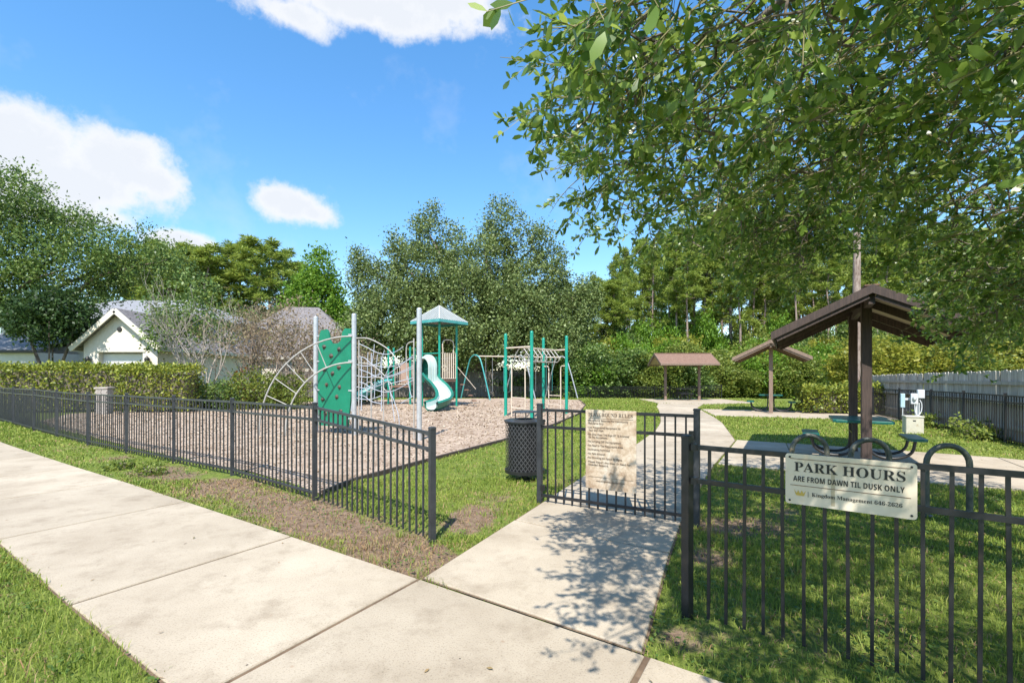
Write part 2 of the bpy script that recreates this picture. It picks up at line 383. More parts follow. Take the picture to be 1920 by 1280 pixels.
M['leaf_live'] = leafmat('live_oak_leaf', [(.066, .1, .028), (.108, .158, .043), (.165, .22, .066), (.25, .3, .105)], rough=.5, trans=.2, spec=.35)
M['leaf_oak'] = leafmat('water_oak_leaf', [(.045, .09, .02), (.085, .15, .032), (.14, .215, .046), (.22, .28, .075)], rough=.45, trans=.25, spec=.4)
M['leaf_pear'] = leafmat('bright_leaf', [(.08, .17, .018), (.13, .25, .024), (.2, .33, .04)], rough=.5, trans=.35, spec=.3)
M['leaf_pine'] = leafmat('pine_needle', [(.1, .155, .022), (.17, .24, .036), (.24, .31, .05), (.31, .37, .08)], rough=.55, trans=.3, spec=.3)
M['leaf_bush'] = leafmat('understorey_leaf', [(.07, .11, .02), (.13, .185, .03), (.2, .25, .045), (.27, .3, .06)], rough=.5, trans=.35, spec=.3)
M['leaf_yellow'] = leafmat('yellow_green_leaf', [(.14, .17, .024), (.25, .27, .035), (.36, .34, .05)], rough=.5, trans=.35, spec=.3)
M['withered'] = leafmat('withered_leaf', [(.2, .155, .1), (.31, .25, .165), (.22, .16, .1), (.16, .17, .07)], rough=.8, trans=.2, spec=.1)
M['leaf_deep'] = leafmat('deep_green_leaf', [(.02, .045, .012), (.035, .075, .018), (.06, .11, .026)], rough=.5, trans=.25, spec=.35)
M['leaf_hedge'] = leafmat('hedge_leaf', [(.07, .11, .018), (.155, .2, .026), (.26, .295, .04), (.37, .375, .06)], rough=.45, trans=.25, spec=.35)
M['leaf_orange'] = leafmat('orange_leaf', [(.3, .08, .02), (.5, .16, .03), (.2, .18, .04)], rough=.5, trans=.3, spec=.3)

# ------------------------------------------------------------------ setting: ground
_b = []
def _bare(px, py, r, s):
    p = G(px, py); _b.append((p.x, p.y, r, s))
for a in ((330, 893, .5, .55), (400, 915, .55, .6), (470, 930, .55, .6), (540, 960, .5, .55), (600, 975, .45, .5), (690, 1010, .4, .5), (760, 1045, .35, .75), (745, 1030, .3, .5), (890, 960, .35, .6),
          (870, 985, .3, .6), (930, 930, .4, .45), (1330, 985, .3, .6), (1420, 985, .35, .65), (1330, 1045, .25, .7), (1480, 960, .3, .5), (1390, 1180, .25, .25), (1600, 1220, .3, .2), (1290, 1200, .2, .3), (1250, 1190, .2, .3), (290, 880, .5, .6), (640, 990, .4, .6), (560, 945, .4, .5), (430, 905, .4, .5), (820, 1060, .25, .5), (220, 858, .5, .5), (150, 838, .6, .4), (1500, 1200, .3, .2), (1050, 905, .4, .4), (1700, 1180, .3, .3)):
    _bare(*a)
def bare(x, y):
    s = np.zeros_like(np.asarray(x, float))
    for bx, by, r, k in _b: s = s + 1.02 * k * np.exp(-((x - bx) ** 2 + (y - by) ** 2) / (r * r) * .8)
    return s
xs = np.unique(np.concatenate([np.arange(-16, 14, .2), -16 - np.geomspace(.4, 480, 34), 14 + np.geomspace(.4, 480, 34)]))
ys = np.unique(np.concatenate([np.arange(-1, 16, .2), -1 - np.geomspace(.4, 60, 16), 16 + np.geomspace(.3, 900, 60)]))
gx, gy = np.meshgrid(xs, ys); nx, ny = len(xs), len(ys)
rng = np.random.default_rng(3)
zz = gz(gx, gy) + (rng.random(gx.shape) - .5) * .012 * (np.abs(gy) < 30) - .006
idx = np.arange(nx * ny).reshape(ny, nx)
F = np.stack([idx[:-1, :-1], idx[:-1, 1:], idx[1:, 1:], idx[1:, :-1]], -1).reshape(-1, 4)
me = mesh_np('ground', np.stack([gx, gy, zz], -1).reshape(-1, 3), F)
at = me.attributes.new('bare', 'FLOAT', 'POINT'); at.data.foreach_set('value', bare(gx, gy).ravel().astype(np.float32))
tag(link('ground', me, M['ground']), 'patchy green lawn with bare soil along the fence', 'lawn', kind='structure')

# ------------------------------------------------------------------ setting: concrete
CZ = .02
def slab(poly, parent, gap=.023):
    n = len(poly); cx = sum(p[0] for p in poly) / n; cy = sum(p[1] for p in poly) / n; q = []
    for x, y in poly:
        d = math.hypot(x - cx, y - cy); q.append((x - (x - cx) / d * gap, y - (y - cy) / d * gap))
    return MB().prism(q, -.08, CZ, .008).build('slab', M['concrete'], parent)
def structure(name, label, cat):
    o = bpy.data.objects.new(name, None); col.objects.link(o); return tag(o, label, cat, kind='structure')
side = structure('sidewalk', 'pale concrete sidewalk running along the iron fence', 'sidewalk')
Rr = [(2.35, 1.62), (.77, 2.72), (-.72, 3.75), (-2.17, 4.74), (-4.1, 6.05), (-5.85, 7.22), (-7.5, 8.3), (-9.3, 9.5), (-11.3, 10.85), (-13.4, 12.3), (-15.6, 13.9), (-18, 15.7)]
Ll = [(1.5, .17), (-.08, 1.3), (-1.57, 2.32), (-3.06, 3.31), (-4.98, 4.62), (-6.75, 5.76), (-8.4, 6.85), (-10.2, 8.05), (-12.2, 9.4), (-14.3, 10.85), (-16.5, 12.45), (-18.9, 14.25)]
for i in range(len(Rr) - 1): slab([Rr[i], Rr[i + 1], Ll[i + 1], Ll[i]], side)
path = structure('path', 'concrete path leading from the sidewalk through the gate into the park', 'path')
# gate walk: left edge, right edge stations
Le = [(-.71, 3.765), (.02, 5.28), (.42, 6.12), (1.2, 7.75), (2.1, 9.5)]
Re = [(.755, 2.745), (1.42, 4.28), (1.85, 5.2), (2.72, 6.9), (3.65, 8.62)]
for i in range(4): slab([Le[i], Re[i], Re[i + 1], Le[i + 1]], path)
Lf = [(2.1, 9.5), (3.1, 11.6), (4.15, 13.9), (5.0, 16.2), (5.8, 18.8), (6.6, 21.6), (7.4, 24.6), (8.4, 27.6)]
Rf = [(3.65, 8.62), (5.5, 11.8), (6.3, 14.0), (7.1, 16.2), (7.75, 18.4), (8.4, 20.9), (9.2, 23.8), (10.6, 26.6)]
for i in range(7): slab([Lf[i], Rf[i], Rf[i + 1], Lf[i + 1]], path)
pad = structure('picnic_pad', 'concrete pad under the nearest picnic shelter beside the bike loops', 'pad')
for poly in ([(3.68, 8.6), (4.75, 7.95), (6.45, 11.3), (5.55, 11.85)], [(4.75, 7.95), (6.05, 7.2), (7.9, 10.4), (6.45, 11.3)], [(6.05, 7.2), (7.7, 6.3), (9.4, 9.3), (7.9, 10.4)], [(7.7, 6.3), (9.3, 5.5), (10.6, 7.6), (9.4, 9.3)]):
    slab(poly, pad)
pad = structure('picnic_pad', 'concrete pad under the second picnic shelter before the clipped hedge', 'pad')
for poly in ([(8.0, 18.9), (10.2, 18.2), (11.2, 22.3), (8.95, 22.8)], [(10.2, 18.2), (12.3, 17.5), (13.4, 21.6), (11.2, 22.3)], [(12.3, 17.5), (14.2, 16.9), (15.2, 20.3), (13.4, 21.6)]): slab(poly, pad)
pad = structure('picnic_pad', 'concrete pad under the farthest picnic shelter by the woods', 'pad')
for poly in ([(8.4, 27.8), (10.7, 26.8), (11.2, 32.6), (8.6, 32.6)], [(10.7, 26.8), (14.2, 28), (14.3, 32.6), (11.2, 32.6)]): slab(poly, pad)

M['joint'] = pbr('joint_dirt', (.1, .065, .04), (.19, .13, .08), rough=.95, scale=9)
for par, outl in ((side, Rr + Ll[::-1]), (path, Le + Re[::-1]), (path, Lf + Rf[::-1])):
    n_ = len(outl); bm_ = MB()
    h_ = n_ // 2
    for i in range(h_ - 1): bm_.add([(*outl[i], .007), (*outl[i + 1], .007), (*outl[n_ - 2 - i], .007), (*outl[n_ - 1 - i], .007)], [(0, 1, 2, 3)])
    bm_.build('joint_bed', M['joint'], par)
# ------------------------------------------------------------------ setting: playground mulch bed
MUL = [tuple(G(*p).xy) for p in ((604, 928), (662, 904), (800, 866), (942, 828), (1040, 797), (1085, 777))] + [(3.9, 25.5), (4.4, 31.5), (0, 34), (-6, 33), (-12, 29.5), (-17, 25), (-18.5, 20), (-16.2, 16.4), (-13.6, 14.3), (-11.7, 13.0), (-9.5, 11.45), (-7.7, 10.15), (-6.0, 9.0), (-4.3, 7.95), (-3.1, 6.95)]
def poly_mesh(name, outline, z):
    import bmesh
    bm = bmesh.new(); vsx = [bm.verts.new((x, y, z)) for x, y in outline]; bm.faces.new(vsx); bmesh.ops.triangulate(bm, faces=bm.faces[:]); me = bpy.data.meshes.new(name); bm.to_mesh(me); bm.free(); return me
mul = tag(link('mulch_bed', poly_mesh('mulch_bed', MUL, .012), M['mulch']), 'tan wood mulch bed under the playground equipment', 'mulch bed', kind='structure')
def in_poly(x, y, poly):
    x = np.asarray(x); y = np.asarray(y); ins = np.zeros(x.shape, bool); n = len(poly)
    for i in range(n):
        x1, y1 = poly[i]; x2, y2 = poly[(i + 1) % n]
        c = ((y1 > y) != (y2 > y)) & (x < (x2 - x1) * (y - y1) / (y2 - y1 + 1e-12) + x1); ins ^= c
    return ins
ed = thing('mulch_edging', 'dark low plastic edging between wood mulch and lawn', 'edging', (MUL[0][0], MUL[0][1], 0))
o0 = Vector((MUL[0][0], MUL[0][1], 0))
for i in range(7):
    a = Vector((*MUL[i], .015)) - o0; b_ = Vector((*MUL[i + 1], .015)) - o0; k = max(1, round((b_ - a).length / 1.4))
    for j in range(k):
        MB().beam(a.lerp(b_, (j + .01) / k), a.lerp(b_, (j + .99) / k), .05, .1).build('edging_board', M['edging'], ed)

# ------------------------------------------------------------------ stuff: wood chips
def chips():
    r = np.random.default_rng(11); n = 60000
    y = r.uniform(6.2, 30, n); x = r.uniform(-17, 4.5, n)
    keep = in_poly(x, y, MUL) & (r.random(n) < np.clip((9 / y) ** 1.6, .05, 1)) & (np.abs(x) < 1.12 * y)
    x, y = x[keep], y[keep]; n = len(x)
    ln = r.uniform(.02, .055, n) * np.clip(y / 9, 1, 2.2); wd = ln * r.uniform(.25, .5, n); th = ln * .16
    a = r.uniform(0, 2 * np.pi, n); ti = r.normal(0, .35, n)
    dx, dy = np.cos(a), np.sin(a); d = np.stack([dx * np.cos(ti), dy * np.cos(ti), np.sin(ti)], 1); sd = np.stack([-dy, dx, np.zeros(n)], 1)
    up = np.cross(d, sd); c = np.stack([x, y, .02 + np.abs(np.sin(ti)) * ln * .5], 1)
    V = []
    for sx, sy, sz in ((-1, -1, -1), (1, -.6, -1), (1, .6, -1), (-1, 1, -1), (-1, -1, 1), (1, -.6, 1), (1, .6, 1), (-1, 1, 1)):
        V.append(c + d * (sx * ln / 2)[:, None] + sd * (sy * wd / 2)[:, None] + up * (sz * th / 2)[:, None])
    V = np.stack(V, 1).reshape(-1, 3); base = (np.arange(n) * 8)[:, None, None]
    f = np.array([(4, 5, 6, 7), (0, 1, 5, 4), (1, 2, 6, 5), (2, 3, 7, 6), (3, 0, 4, 7)])[None]
    return V, (base + f).reshape(-1, 4)
tag(link('wood_chips', mesh_np('wood_chips', *chips()), M['chip']), 'loose wood chips scattered over the mulch bed', 'wood chips', kind='stuff')

# ------------------------------------------------------------------ stuff: grass
CONC = [[Rr[i] for i in range(len(Rr))] + [Ll[i] for i in range(len(Ll) - 1, -1, -1)], Le + Re[::-1], Lf + Rf[::-1],
        [(3.68, 8.6), (6.05, 7.2), (9.3, 5.5), (10.6, 7.6), (9.4, 9.3), (7.9, 10.4), (5.55, 11.85)], [(8, 18.9), (14.2, 16.9), (15.2, 20.3), (8.95, 22.8)], [(8.4, 27.7), (10.7, 26.8), (14.2, 28), (14.3, 32.6), (8.6, 32.6)]]
def on_conc(x, y):
    k = np.zeros(x.shape, bool)
    for p in CONC: k |= in_poly(x, y, p)
    return k
def blades(x, y, h, w, lean, r, segs=2):
    n = len(x); a = r.uniform(0, 2 * np.pi, n); b = r.uniform(0, 2 * np.pi, n)
    d = np.stack([np.cos(a), np.sin(a), np.zeros(n)], 1); s = np.stack([np.cos(b), np.sin(b), np.zeros(n)], 1)
    base = np.stack([x, y, gz(x, y) - .004], 1); z = np.zeros((n, 3)); z[:, 2] = 1
    L_ = (h * lean)[:, None]; H = h[:, None]; W = (w / 2)[:, None]
    mid = base + d * L_ * .3 + z * H * .6; tip = base + d * L_ + z * H * np.clip(1 - lean[:, None] * .35, .3, 1)
    V = np.stack([base - s * W, base + s * W, mid + s * W * .75, mid - s * W * .75, tip], 1).reshape(-1, 3)
    o = (np.arange(n) * 5)[:, None, None]; f = np.array([(0, 1, 2), (0, 2, 3), (3, 2, 4)])[None]
    return V, (o + f).reshape(-1, 3)
def grass(dry):
    r = np.random.default_rng(21 + dry); X = []; Y = []
    for x0, x1, y0, y1, den in ((-5, -.2, 1.9, 4.8, 2600), (-7, 2.2, 3.6, 7.4, 2000), (.6, 9.5, 1.5, 5, 2300), (1.2, 11.5, 5, 9.2, 1300), (-17, -5, 4.5, 17, 420), (-2, 4, 7.4, 14, 650), (5, 15, 9, 24, 320), (-1, 9, 12, 30, 150), (-20, 17, 24, 36, 45)):
        n = int((x1 - x0) * (y1 - y0) * den * (.34 if dry else 1)); X.append(r.uniform(x0, x1, n)); Y.append(r.uniform(y0, y1, n))
    x = np.concatenate(X); y = np.concatenate(Y)
    k = (np.abs(x) < 1.1 * y + .4) & (y > 2.0)
    x, y = x[k], y[k]
    jx, jy = r.normal(0, .02, len(x)), r.normal(0, .02, len(x))
    k = ~on_conc(x + jx, y + jy) & ~in_poly(x, y, MUL); x, y = x[k], y[k]
    bb = bare(x, y) + .3 * np.sin(x * 9.1 + 2 * np.sin(y * 7.3)) * np.sin(y * 8.3 + x * 3.1) + .22 * np.sin(x * 21 + 3 * np.sin(y * 13)) * np.sin(y * 19 + 2 * np.sin(x * 11))
    if dry: k = r.random(len(x)) < np.clip(.24 + bb * 1.2, .06, .95)
    else: k = r.random(len(x)) < np.clip(1.08 - bb * 1.6, .06, 1)
    x, y = x[k], y[k]; n = len(x)
    patch = .5 + .5 * np.sin(x * 2.3 + np.sin(y * 1.9) * 2) * np.sin(y * 2.9 + x)
    h = r.uniform(.02, .06, n) * (.75 + .5 * patch); tuft = np.sin(x * 5.3 + 2 * np.sin(y * 3.7)) * np.sin(y * 4.9 + 2 * np.sin(x * 3.1)); h *= np.where(r.random(n) < .05, 1.8, 1) * np.where(tuft > .75, 1.5, 1)
    verge = (x < -.2) & (y < 4.2); h = np.where(verge, h * 1.25, h)
    w = r.uniform(.004, .0075, n) * np.clip(np.hypot(x, y) / 4.2, .9, 7)
    h = h * np.clip(np.hypot(x, y) / 14, 1, 1.5)
    lean = r.uniform(.1, 1.1, n)
    if dry: h *= .75; lean += .5
    return blades(x, y, h, w, lean, r)
tag(link('grass', mesh_np('grass', *grass(0)), M['grass']), 'short green grass blades of the park lawn and verges', 'grass', kind='stuff')
tag(link('dry_grass', mesh_np('dry_grass', *grass(1)), M['straw']), 'dry straw coloured grass strewn over the bare soil', 'dry grass', kind='stuff')

def weeds():
    r = np.random.default_rng(55); nc = 420; cx = r.uniform(-7, 9, nc); cy = r.uniform(2.2, 10, nc); per = 26; i = np.repeat(np.arange(nc), per); n = len(i); rad = r.uniform(.05, .22, nc)
    x = cx[i] + r.normal(0, 1, n) * rad[i]; y = cy[i] + r.normal(0, 1, n) * rad[i]; k = ~on_conc(x, y) & ~in_poly(x, y, MUL) & (np.abs(x) < 1.1 * y); x, y = x[k], y[k]; n = len(x)
    a = r.uniform(0, 6.283, n); D = np.stack([np.cos(a), np.sin(a), r.uniform(-.1, .5, n)], 1); D /= np.linalg.norm(D, axis=1, keepdims=True); P = np.stack([x, y, r.uniform(.012, .05, n)], 1); s_ = np.stack([-np.sin(a), np.cos(a), np.zeros(n)], 1)
    L_ = r.uniform(.018, .045, n)[:, None]; W_ = L_ * r.uniform(.5, .8, n)[:, None]; m_ = P + D * L_ * .55
    V = np.stack([P, m_ - s_ * W_ * .5, P + D * L_, m_ + s_ * W_ * .5], 1).reshape(-1, 3); return V, np.arange(n * 4).reshape(-1, 4)
tag(link('lawn_weeds', mesh_np('lawn_weeds', *weeds()), leafmat('weed_leaf', [(.06, .12, .03), (.1, .17, .03), (.17, .23, .05)], rough=.5, trans=.3, spec=.3)), 'small broad leaved weeds scattered through the lawn', 'weeds', kind='stuff')
def litter():
    r = np.random.default_rng(77); n = 2600; x = r.uniform(-7, 9, n); y = r.uniform(2.2, 12, n); k = (np.abs(x) < 1.08 * y) & ~in_poly(x, y, MUL)
    k &= r.random(n) < np.where(x > .3, .8, .3) * np.where(on_conc(x, y), .16, 1); x, y = x[k], y[k]; n = len(x); a = r.uniform(0, 6.283, n)
    D = np.stack([np.cos(a), np.sin(a), r.normal(0, .15, n)], 1); z = np.where(on_conc(x, y), .026, .03); P = np.stack([x, y, z], 1); s_ = np.stack([-np.sin(a), np.cos(a), r.normal(0, .25, n)], 1)
    L_ = r.uniform(.018, .05, n)[:, None]; W_ = L_ * r.uniform(.2, .4, n)[:, None]; m_ = P + D * L_ * .5
    V = np.stack([P, m_ - s_ * W_ * .5, P + D * L_, m_ + s_ * W_ * .5 + np.array([0, 0, .004])], 1).reshape(-1, 3); V[:, 2] = np.maximum(V[:, 2], .0235)
    return V, np.arange(n * 4).reshape(-1, 4)
tag(link('fallen_leaves', mesh_np('fallen_leaves', *litter()), leafmat('dead_leaf', [(.09, .05, .025), (.2, .12, .06), (.3, .2, .1), (.14, .13, .05)], rough=.8, trans=.1, spec=.2)), 'small brown fallen leaves strewn over walk and lawn', 'fallen leaves', kind='stuff')
# ------------------------------------------------------------------ fences
PK = {}
def picket_mesh(w, h, mat):
    k = (w, round(h, 3), mat.name)
    if k not in PK:
        me = MB().box((0, 0, h / 2), (w, w, h)).mesh('picket'); me.materials.append(mat); PK[k] = me
    return PK[k]
def fence_posts(t, o0, posts, mat, pw=.055):
    for x, y, z0, z1 in posts:
        p = MB().box((x - o0.x, y - o0.y, (z0 + z1) / 2 - .04), (pw, pw, z1 - z0 + .08), rz=.62).build('post', mat, t)
        MB().box((x - o0.x, y - o0.y, z1 + .011), (pw + .008, pw + .008, .022), rz=.62, ch=.006).build('cap', mat, p)
def metal_fence(name, label, posts, mat, spacing=.112, pw=.055, bottom=True, stuff=False, rz=.62, group=None, drops=(.045, .2), pk_w=.016, no_bottom=()):
    """posts: (x, y, ground z, top z)"""
    o0 = Vector((posts[0][0], posts[0][1], 0)); t = thing(name, label, 'fence', o0, group=group)
    fence_posts(t, o0, posts, mat, pw)
    st = MB()
    for i in range(len(posts) - 1):
        a, b = posts[i], posts[i + 1]; A = Vector((a[0], a[1], 0)) - o0; B = Vector((b[0], b[1], 0)) - o0
        za, zb = a[3], b[3]; u = (B - A).normalized(); A2 = A + u * pw * .5; B2 = B - u * pw * .5
        def at(t_, dz): q = A2.lerp(B2, t_); q.z = za + (zb - za) * t_ - dz; return q
        for dz in drops:
            rl_ = MB().beam(at(0, dz), at(1, dz), .03, .03).build('rail', mat, t)
            if not stuff and min(a[1], b[1]) < 9:
                for e0, e1 in ((.0, .035), (1., .965)):
                    L2 = (B2 - A2).length; q1 = at(e0, dz); q2 = at(e0 + (e1 - e0) * 1.1 / L2, dz); MB().beam(q1, q2, .042, .044).build('bracket', mat, rl_)
        if bottom and i not in no_bottom:
            p, q = at(0, 0), at(1, 0); p.z = a[2] + .09; q.z = b[2] + .09; MB().beam(p, q, .028, .028).build('rail', mat, t)
        n = max(2, int(round((B2 - A2).length / spacing))); ang = math.atan2(u.y, u.x)
        for k in range(1, n):
            q = at(k / n, drops[0] + .01); z0 = a[2] + (b[2] - a[2]) * k / n + .025
            if stuff: st.box((q.x, q.y, (z0 + q.z) / 2), (pk_w, pk_w, q.z - z0), rz=ang)
            else: link('picket', picket_mesh(pk_w, q.z - z0, mat), None, t, (q.x, q.y, z0), (random.uniform(-.008, .008), random.uniform(-.008, .008), ang))
    if stuff: tag(st.build('pickets', mat, t), kind='stuff')
    return t
random.seed(4)
LP = [(-.77, 4.63, 0, 1.085), (-2.54, 6.18, 0, 1.235), (-4.5, 7.72, 0, 1.225), (-6.2, 8.8, 0, 1.22), (-7.95, 9.9, 0, 1.225), (-9.8, 11.1, 0, 1.21), (-11.9, 12.55, 0, 1.22), (-13.9, 13.95, 0, 1.24), (-16.2, 15.6, 0, 1.22), (-18.6, 17.3, 0, 1.22)]
metal_fence('metal_fence', 'long dark metal picket fence between the sidewalk and the playground mulch', LP, M['iron_grey'], no_bottom=(0,))
RP = [(1.165, 3.19, 0, 1.185), (3.1, 1.79, 0, 1.185), (5.04, .38, 0, 1.185)]
metal_fence('metal_fence', 'black metal picket fence in the shade carrying the park hours sign', RP, M['iron'], spacing=.106, drops=(.055, .275), bottom=False, pk_w=.018)
FP = [(9.9, 7.0, 0, 1.17), (10.8, 9.2, 0, 1.17), (11.72, 11.4, 0, 1.17), (12.42, 13.2, 0, 1.17), (13.1, 15.0, 0, 1.16), (13.8, 17.1, 0, 1.14), (14.6, 19.4, 0, 1.12), (15.5, 21.8, 0, 1.1)]
metal_fence('metal_fence', 'black metal picket fence standing in front of the weathered board fence', FP, M['iron'])
BP = [(15.5, 35.5, -.3, .92)] + [(15.5 - 2.4 * k, 36 + .25 * (k % 2), -.4, .82) for k in range(1, 13)]
metal_fence('metal_fence', 'thin black metal fence along the far edge before the woods', BP, M['black'], stuff=True, bottom=True, pk_w=.022)
CP = [(-26 + 2.3 * k, 20.6 + .55 * k, 0, 1.25) for k in range(8)]
metal_fence('metal_fence', 'black metal fence behind the mulch in front of the clipped hedge', CP, M['black'], stuff=True, pk_w=.02)

# gate
gA = Vector((.35, 6.05, 0)); gB = Vector((1.96, 5.09, 0)); gl = (gB - gA).length; gr_ = math.atan2(gB.y - gA.y, gB.x - gA.x)
gate = thing('gate', 'dark metal picket gate across the concrete walk bearing the rules sign', 'gate', gA, gr_)
for x, w in ((0, .06), (gl, .06)):
    p = MB().box((x, 0, .6), (w, w, 1.26), ch=.004).build('post', M['iron_grey'], gate); MB().box((x, 0, 1.24), (w + .008, w + .008, .022), ch=.006).build('cap', M['iron_grey'], p)
for z in (1.17, .96, .1):
    MB().beam((.03, 0, z), (gl - .03, 0, z), .03, .034).build('rail', M['iron'], gate)
n = 17
for k in range(1, n): link('picket', picket_mesh(.017, 1.14, M['iron']), None, gate, (gl * k / n, 0, .03))
for z in (.2, 1.02): MB().box((.05, -.02, z), (.05, .03, .07)).build('hinge', M['black'], gate)
lt = MB().box((gl - .045, -.03, .97), (.06, .03, .09)); lt.tube([(gl - .045, -.04, .97), (gl - .14, -.05, .96)], .007, 6); lt.build('latch', M['black'], gate)

# ------------------------------------------------------------------ signs
SB = {}
for i in range(26): SB[chr(65 + i)] = chr(0x1D400 + i); SB[chr(97 + i)] = chr(0x1D41A + i)
for i in range(10): SB[chr(48 + i)] = chr(0x1D7CE + i)
SS = {}
for i in range(26): SS[chr(65 + i)] = chr(0x1D5D4 + i); SS[chr(97 + i)] = chr(0x1D5EE + i)
for i in range(10): SS[chr(48 + i)] = chr(0x1D7EC + i)
def lettering(s, x0, x1, y, h, mat, parent, face, tbl=SB, name='lettering', fit=True, d=.003):
    """flat raised print on a sign face: x0..x1 wide, baseline y, cap height h"""
    cu = bpy.data.curves.new('txt', 'FONT'); cu.body = ''.join(tbl.get(c, c) for c in s); cu.size = 1; cu.resolution_u = 2
    tmp = bpy.data.objects.new('txt', cu); col.objects.link(tmp)
    bpy.context.view_layer.update(); dg = bpy.context.evaluated_depsgraph_get(); me = bpy.data.meshes.new_from_object(tmp.evaluated_get(dg))
    bpy.data.objects.remove(tmp); bpy.data.curves.remove(cu); me.name = name
    n = len(me.vertices)
    if n == 0: return
    co = np.empty(n * 3, np.float32); me.vertices.foreach_get('co', co); co = co.reshape(-1, 3)
    mnx, mxx = co[:, 0].min(), co[:, 0].max(); cap = .7
    sy = h / cap; sx = (x1 - x0) / (mxx - mnx) if fit else sy
    X = x0 + (co[:, 0] - mnx) * sx; Z = y + co[:, 1] * sy
    V = np.stack([X, np.full(n, face - d), Z], 1).astype(np.float32); me.vertices.foreach_set('co', V.ravel()); me.update(); me.materials.clear()
    link(name, me, mat, parent)
def board_mesh(w, h, th, r=.018, k=5):
    pts = []
    for cx, cy, a0 in ((w / 2 - r, h / 2 - r, 0), (-w / 2 + r, h / 2 - r, 90), (-w / 2 + r, -h / 2 + r, 180), (w / 2 - r, -h / 2 + r, 270)):
        for j in range(k + 1): a = R(a0 + 90 * j / k); pts.append((cx + r * math.cos(a), cy + r * math.sin(a)))
    m = MB(); n = len(pts); m.add([(x, -th / 2, z) for x, z in pts] + [(x, th / 2, z) for x, z in pts], [tuple(range(n)), tuple(range(2 * n - 1, n - 1, -1))] + [(i, n + i, n + (i + 1) % n, (i + 1) % n) for i in range(n)])
    return m
def park_sign_mat():
    m = pbr('park_sign_face', (.62, .53, .4), (.7, .61, .48), rough=.45, scale=3, c3=(.55, .44, .3), s3=7); return m
u = Vector((.81, -.587, 0)).normalized(); off = Vector((u.y, -u.x, 0)) * -1
off = Vector((-.587, -.81, 0)).normalized() * .03
c0 = Vector((1.87, 2.678, 1.0)) + off
ps = thing('park_hours_sign', 'cream park hours sign with black lettering and gold crown on black fence', 'sign', c0, math.atan2(u.y, u.x))
W, H = .595, .292
board_mesh(W, H, .006).build('board', park_sign_mat(), ps)
f = -.003
lettering('PARK HOURS', -W / 2 + .045, W / 2 - .047, .046, .054, M['sign_ink'], ps, f)
lettering('ARE FROM DAWN TIL DUSK ONLY', -W / 2 + .04, W / 2 - .05, -.012, .03, M['sign_ink'], ps, f, SS)
lettering('Kingdom Management 646-2626', -W / 2 + .132, W / 2 - .06, -.09, .021, M['sign_ink'], ps, f)
lettering('|', -W / 2 + .113, -W / 2 + .115, -.09, .025, M['sign_ink'], ps, f, {})
for z in (.117, -.036): MB().box((0, f - .0012, z), (W - .05, .0015, .0035)).build('rule_line', M['sign_line'], ps)
cr = MB(); cx, cz = -W / 2 + .074, -.094
cr.add([(cx + a, f - .0015, cz + b) for a, b in ((-.02, 0), (.02, 0), (.03, .034), (.017, .014), (.009, .032), (0, .012), (-.009, .032), (-.017, .014), (-.03, .034))], [(0, 5, 7, 8), (0, 1, 5), (1, 2, 3, 5), (3, 4, 5), (5, 6, 7)]); cr.build('crown_emblem', M['gold'], ps)
for sx in (-1, 1):
    for sz in (-1, 1):
        MB().lathe([(0, .0), (.006, .0), (.006, .004), (0, .005)], 8).build('screw', M['black'], ps, loc=(sx * (W / 2 - .022), f, sz * (H / 2 - .02)), rot=(R(90), 0, 0))
tape = MB().box((-.065, f - .0006, -.03), (.018, .001, .2)); tape.build('stain_strip', pbr('faded_tape', (.5, .4, .26), (.44, .36, .24), rough=.5, scale=30), ps)

W, H = .606, .925
cg = gA + (gB - gA) * .498 + Vector((0, 0, .738)); nrm_ = Vector((gB.y - gA.y, -(gB.x - gA.x), 0)).normalized()
rs_ = thing('playground_rules_sign', 'weathered tan playground rules sign with small print hung on the gate', 'sign', cg + nrm_ * .03, gr_)
def rules_mat():
    m, nt, b = node_mat('weathered_sign_face'); N = nt.nodes; L = nt.links
    tc = N.new('ShaderNodeTexCoord')
    def nz(s, d=6):
        n = N.new('ShaderNodeTexNoise'); n.inputs['Scale'].default_value = s; n.inputs['Detail'].default_value = d; n.inputs['Roughness'].default_value = .65; n.inputs['Distortion'].default_value = .6
        L.new(tc.outputs['Object'], n.inputs['Vector']); return n.outputs['Fac']
    r = N.new('ShaderNodeValToRGB'); e = r.color_ramp.elements
    e[0].position = .3; e[0].color = (.3, .19, .11, 1); e[1].position = .72; e[1].color = (.66, .6, .5, 1); e.new(.48).color = (.56, .45, .33, 1)
    L.new(nz(4.5), r.inputs[0])
    x = N.new('ShaderNodeMix'); x.data_type = 'RGBA'; x.blend_type = 'MULTIPLY'; x.inputs['Factor'].default_value = .6
    r2 = N.new('ShaderNodeValToRGB'); r2.color_ramp.elements[0].position = .35; r2.color_ramp.elements[0].color = (.55, .45, .36, 1); r2.color_ramp.elements[1].position = .6
    L.new(nz(22), r2.inputs[0]); L.new(r.outputs[0], x.inputs['A']); L.new(r2.outputs[0], x.inputs['B'])
    L.new(x.outputs['Result'], b.inputs['Base Color']); b.inputs['Roughness'].default_value = .55; return m
board_mesh(W, H, .006, .006).build('board', rules_mat(), rs_)
l, rr_ = -W / 2 + .035, W / 2 - .03
ink = M['sign_ink_brown']
lettering('PLAYGROUND RULES', l, rr_ - .01, .385, .042, ink, rs_, f)
MB().box((0, f - .0012, .362), (W - .07, .0015, .004)).build('rule_line', ink, rs_)
yy = .325
